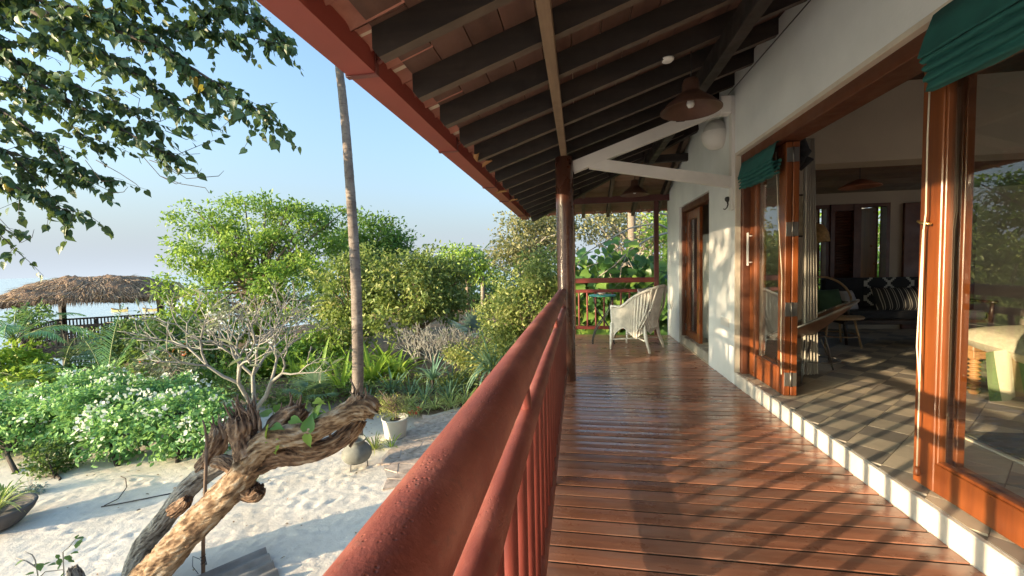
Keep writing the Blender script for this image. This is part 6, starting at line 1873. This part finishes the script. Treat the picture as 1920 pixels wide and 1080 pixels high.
hl = [single_leaf('leaf', LM['over'], 1.0, .86, 'heart', t, b_) for t, b_ in ((.25, .1), (.42, .3), (.58, .2), (.78, .15))]
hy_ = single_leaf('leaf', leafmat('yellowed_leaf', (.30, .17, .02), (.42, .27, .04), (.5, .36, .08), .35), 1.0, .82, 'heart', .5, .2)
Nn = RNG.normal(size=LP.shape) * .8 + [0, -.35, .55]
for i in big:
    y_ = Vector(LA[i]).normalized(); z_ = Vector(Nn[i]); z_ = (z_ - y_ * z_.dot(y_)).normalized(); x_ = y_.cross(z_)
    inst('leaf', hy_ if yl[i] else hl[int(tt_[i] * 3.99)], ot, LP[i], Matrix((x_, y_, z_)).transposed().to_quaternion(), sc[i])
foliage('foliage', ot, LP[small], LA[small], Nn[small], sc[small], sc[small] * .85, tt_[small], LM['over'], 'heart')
# unseen crown to the left, shaped to block low sun and dapple the verandah
OFF = [((-10.3, -4.35, 2.35), (1.1, 1.65, .62)), ((-10.3, -4.35, 2.3), (1.1, 1.65, .55)), ((-10.3, -9.1, 2.35), (1.1, 1.7, .75)), ((-10.3, -9.1, 2.4), (1.1, 1.7, .75)), ((-10.3, -2.0, 2.5), (1.1, 1.2, .6)), ((-10.4, -4.2, 3.55), (1.3, 1.7, .75)), ((-10.4, -1.6, 3.9), (1.3, 1.4, .8)), ((-10.6, -6.6, 4.7), (1.5, 1.4, .6)), ((-11, -4, 5.2), (2, 3, .8))]
P, O, t, C = crown_points([(np.array(c), np.array(r)) for c, r in OFF], 250, 32, .2, .2)
Ax, Nm = dirs(O)
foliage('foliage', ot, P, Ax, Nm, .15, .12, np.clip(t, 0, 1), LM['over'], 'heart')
mb = MB()
for i in range(0, len(C), 3):
    s = ot_b + Vector((.4, .6, random.uniform(2.2, 3.6))); mb.tube([s, s.lerp(Vector(C[i]), .5) + Vector((0, 0, .2)), C[i]], [.06, .03, .01], 5, cap=False)
part('branches', mb, MT['bark_dark'], ot)


# ================================================================== thatched shelter on the beach edge
gc = G(172, 660)
v_ = Vector((gc.x, gc.y, 0)).normalized(); GA = atan2(v_.y, v_.x) - radians(14)
gu = Vector((cos(GA - pi / 2), sin(GA - pi / 2), 0)); gv = Vector((cos(GA), sin(GA), 0))     # right, away
gd = (gc - CAM).dot(_f)
def gp(u, v, z): return Vector((gc.x, gc.y, 0)) + gu * u + gv * v + Vector((0, 0, z))
gz_ = thing('thatched_shelter', 'open beach shelter with a shaggy brown thatched roof above the sea', 'shelter', (gc.x, gc.y, ZG))
zr = PY(170, 519, gc.y).z
def px_at(px, py, v): # point of the pixel ray on the vertical plane v metres behind the front
    d = ray(px, py); o = gp(0, v, 0); t_ = (o - CAM).dot(gv) / d.dot(gv); return CAM + d * t_
pf = [px_at(303, 600, 0), px_at(44, 600, 0)]
uR = (pf[0] - gp(0, 0, 0)).dot(gu); uL = (pf[1] - gp(0, 0, 0)).dot(gu)
ze = px_at(170, 560, -.5).z; zt_ = px_at(170, 521, 1.6).z
zf = px_at(150, 652, 0).z
MT['dwood'] = plain('dark_weathered_timber', (.045, .04, .038), .8, .2)
MT['thatch'] = plain('thatch', (.23, .15, .10), .95, .4, 8, 1.0, .05, 30)
def roof_h(a, b):
    """height of the thatch: a,b in -1..1 across and along the plan"""
    e = (abs(a) ** 4 + abs(b) ** 4) ** .25
    k = max(0, 1 - e)
    return ze + (zt_ - ze) * (1 - (1 - min(1, k * 1.45)) ** 1.7)
ucen = (uL + uR) / 2 - .25; uh = (uR - uL) / 2 + .75; vc = 1.9; vh = 2.6
rows = []
NU, NV = 70, 36
for j in range(NV + 1):
    row = []
    for i in range(NU + 1):
        a = i / NU * 2 - 1; b = j / NV * 2 - 1
        z = roof_h(a, b) + .05 * sin(a * 13 + b * 4) * (1 - max(abs(a), abs(b)) ** 3) + .05 * sin(b * 17 + a * 6) + random.gauss(0, .025)
        row.append(gp(ucen + a * uh, vc + b * vh, z))
    rows.append(row)
th = MB().grid(rows); th.grid([[p - Vector((0, 0, .16)) for p in r_] for r_ in rows][::-1])
roof_ = part('roof', th, MT['thatch'], gz_)
n = 15000
a = RNG.uniform(-1, 1, n); b = RNG.uniform(-1, 1, n)
ed = RNG.random(n) < .38
side = RNG.integers(0, 4, n)
a = np.where(ed & (side == 0), RNG.uniform(.93, 1.0, n), np.where(ed & (side == 1), -RNG.uniform(.93, 1.0, n), a))
b = np.where(ed & (side >= 2), np.where(side == 2, RNG.uniform(.93, 1.0, n), -RNG.uniform(.92, 1.0, n)), b)
zz_ = np.array([roof_h(x, y) for x, y in zip(a, b)])
g0_ = np.array(gp(0, 0, 0)); gun = np.array(gu); gvn = np.array(gv)
P = g0_ + (ucen + a * uh)[:, None] * gun + (vc + b * vh)[:, None] * gvn; P[:, 2] = zz_ + RNG.uniform(0, .06, n)
e_ = (np.abs(a) ** 4 + np.abs(b) ** 4) ** .25
outd = (a[:, None] * gun * 1.0 + b[:, None] * gvn)
Ax = norm(outd) * (.75 - .4 * ed[:, None]) + np.array([0, 0, -1.]) * np.where(ed, 1.15, .42)[:, None] + RNG.normal(size=(n, 3)) * .2
LL = np.where(ed, RNG.uniform(.16, .42, n), RNG.uniform(.2, .45, n))
foliage('straw', roof_, P, Ax, norm(outd) + [0, 0, .8] + RNG.normal(size=(n, 3)) * .3, LL, RNG.uniform(.012, .03, n), RNG.random(n), leafmat('straw', (.16, .105, .07), (.31, .21, .145), (.48, .36, .26), .1, .8), 'blade')
for u, v in ((uR, 0), (uL, 0), (uR - .1, 3.6), (uL, 3.6)):
    p = gp(u, v, 0); part('post', MB().box((p.x - .09, p.y - .09, ZG - 3 if v > 1 else ZG - .3), (p.x + .09, p.y + .09, ze + .25), .01), MT['dwood'], gz_)
pm = MB(); pm.beam(gp(uL - .3, 1.9, zf - .06), gp(uR + .3, 1.9, zf - .06), 4.2, .12)
part('platform', pm, MT['dwood'], gz_)
fl_ = MB(); fl_.beam(gp(uL - .3, -.22, zf - .16), gp(uR + .3, -.22, zf - .16), .06, .22); part('fascia', fl_, MT['dwood'], gz_)
zr_ = px_at(200, 612, 3.5).z
# railing on the seaward side and along the front
rr = thing('railing', 'dark timber baluster railing round the thatched shelter platform', 'railing', gp((uL + uR) / 2, 3.5, zf))
bal = MB().box((-.022, -.022, 0), (.022, .022, .82)).mesh('baluster'); bal.materials.append(MT['dwood'])
def rail_run(u0, v0, u1, v1, n):
    p, q = gp(u0, v0, zf), gp(u1, v1, zf)
    part('top_rail', MB().beam(p + Vector((0, 0, .86)), q + Vector((0, 0, .86)), .09, .07), MT['dwood'], rr)
    part('bottom_rail', MB().beam(p + Vector((0, 0, .1)), q + Vector((0, 0, .1)), .05, .06), MT['dwood'], rr)
    for i in range(n):
        inst('baluster', bal, rr, p.lerp(q, (i + .5) / n) + Vector((0, 0, .02)), (0, 0, GA))
rail_run(uL - .2, 3.6, uR, 3.6, 36)
rail_run(uL - .1, -.1, uL + (uR - uL) * .62, -.1, 20)
rail_run(uL - .15, 0, uL - .15, 3.6, 16)
MT['gtable'] = plain('grey_table', (.22, .20, .18), .7)
for i, (u, v) in enumerate(((uL + 1.35, 1.2), (uL + 2.2, 2.2), (uR - .7, 2.3))):
    c = gp(u, v, zf)
    tt = thing('dining_table', ['grey square table nearest the front of the thatched shelter', 'grey square table in the middle of the thatched shelter', 'grey square table by the right post of the thatched shelter'][i], 'table', c, 'tables in the beach shelter')
    part('tabletop', MB().box((c.x - .4, c.y - .4, c.z + .70), (c.x + .4, c.y + .4, c.z + .75), .008), MT['gtable'], tt)
    for dx in (-.33, .33):
        for dy in (-.33, .33): part('leg', MB().box((c.x + dx - .03, c.y + dy - .03, c.z), (c.x + dx + .03, c.y + dy + .03, c.z + .70)), MT['gtable'], tt)
    for s, w_ in ((-1, 'left'), (1, 'right')):
        k = gp(u + s * .65, v + .1, zf)
        cht = thing('dining_chair', 'dark chair on the %s of the %s table in the shelter' % (w_, ['front', 'middle', 'right hand'][i]), 'chair', k, 'chairs in the beach shelter')
        part('seat', MB().box((k.x - .2, k.y - .2, k.z + .42), (k.x + .2, k.y + .2, k.z + .46), .006), MT['dwood'], cht)
        part('backrest', MB().beam(k + gu * s * .19 - gv * .2 + Vector((0, 0, .70)), k + gu * s * .19 + gv * .2 + Vector((0, 0, .70)), .03, .42), MT['dwood'], cht)
        for dx in (-.17, .17):
            for dy in (-.17, .17): part('leg', MB().box((k.x + dx - .018, k.y + dy - .018, k.z), (k.x + dx + .018, k.y + dy + .018, k.z + .42)), MT['dwood'], cht)

# fishing boats on the bright water
MT['boat'] = plain('yellow_boat_paint', (.58, .45, .16), .5, .15)
MT['boat_in'] = plain('boat_inside', (.30, .20, .12), .7)
def boat(px0, px1, py, label):
    a = PZ(px0, py, ZS); b = PZ(px1, py, ZS); c = (a + b) / 2; L = (b - a).length; d = (b - a).normalized(); s = Vector((-d.y, d.x, 0))
    t = thing('fishing_boat', label, 'boat', c, 'fishing boats')
    rows = []
    for i in range(17):
        k = i / 16; u = k * 2 - 1; w = .62 * (1 - abs(u) ** 3.2) + .02; sh_ = .46 + .40 * abs(u) ** 2.4
        if u > .6: sh_ -= .1 * (u - .6)
        q = c + d * (u * L / 2)
        rows.append([q + s * w * x_ + Vector((0, 0, z_ * sh_ - .12)) for x_, z_ in ((-1, 1.0), (-.86, .5), (-.45, .12), (0, 0), (.45, .12), (.86, .5), (1, 1.0))])
    part('hull', MB().grid(rows), MT['boat'], t)
    part('gunwale', MB().tube([r_[0] for r_ in rows], .05, 6).tube([r_[6] for r_ in rows], .05, 6), MT['boat_in'], t)
    for u in (-.4, .05, .45):
        q = c + d * (u * L / 2); part('thwart', MB().beam(q - s * .55 + Vector((0, 0, .36)), q + s * .55 + Vector((0, 0, .36)), .26, .04), MT['boat_in'], t)
    part('floor', MB().beam(c - d * L * .42 + Vector((0, 0, .10)), c + d * L * .42 + Vector((0, 0, .10)), .7, .03), MT['boat_in'], t)
    q = c + d * L * .47
    part('outboard_motor', MB().box((q.x - .16, q.y - .16, q.z + .45), (q.x + .16, q.y + .16, q.z + .95), .05).tube([q + Vector((0, 0, .5)), q + Vector((0, 0, -.2))], .06, 8), MT['black'], t)
    return c, d, s
bc, bd_, bs_ = boat(209, 240, 584, 'yellow fishing boat with a person standing aboard')
boat(268, 298, 583, 'yellow fishing boat with nobody standing in it, near the right post')
# the person standing in the boat: one skinned figure
def person(p, scale, label):
    V = [(0, 0, .95), (0, 0, 1.2), (0, 0, 1.42), (0, 0, 1.52), (0, .02, 1.68), (.17, 0, 1.40), (.24, 0, 1.12), (.20, .12, .92), (-.17, 0, 1.40), (-.25, .03, 1.14), (-.22, .16, .96), (.09, 0, .90), (.11, .02, .48), (.12, 0, .04), (.12, .13, .03), (-.09, 0, .90), (-.12, .03, .48), (-.13, 0, .04), (-.13, .13, .03)]
    E = [(0, 1), (1, 2), (2, 3), (3, 4), (2, 5), (5, 6), (6, 7), (2, 8), (8, 9), (9, 10), (0, 11), (11, 12), (12, 13), (13, 14), (0, 15), (15, 16), (16, 17), (17, 18)]
    R_ = [.13, .13, .14, .055, .10, .055, .045, .035, .055, .045, .035, .085, .06, .045, .035, .085, .06, .045, .035]
    me = bpy.data.meshes.new('body'); me.from_pydata([tuple(Vector(v) * scale) for v in V], E, [])
    me.materials.append(plain('dark_clothes', (.06, .05, .06), .9, .2))
    t = thing('person', label, 'person', p)
    o = bpy.data.objects.new('body', me); COL.objects.link(o); o.parent = t
    o.modifiers.new('skin', 'SKIN')
    for i, r in enumerate(R_): me.skin_vertices[0].data[i].radius = (r * scale, r * scale * .85)
    me.skin_vertices[0].data[0].use_root = True
    s_ = o.modifiers.new('sub', 'SUBSURF'); s_.levels = 1; s_.render_levels = 2
    return t
person(bc + bd_ * .15 + Vector((0, 0, .12)), 1.0, 'person in dark clothes standing upright in the yellow fishing boat')
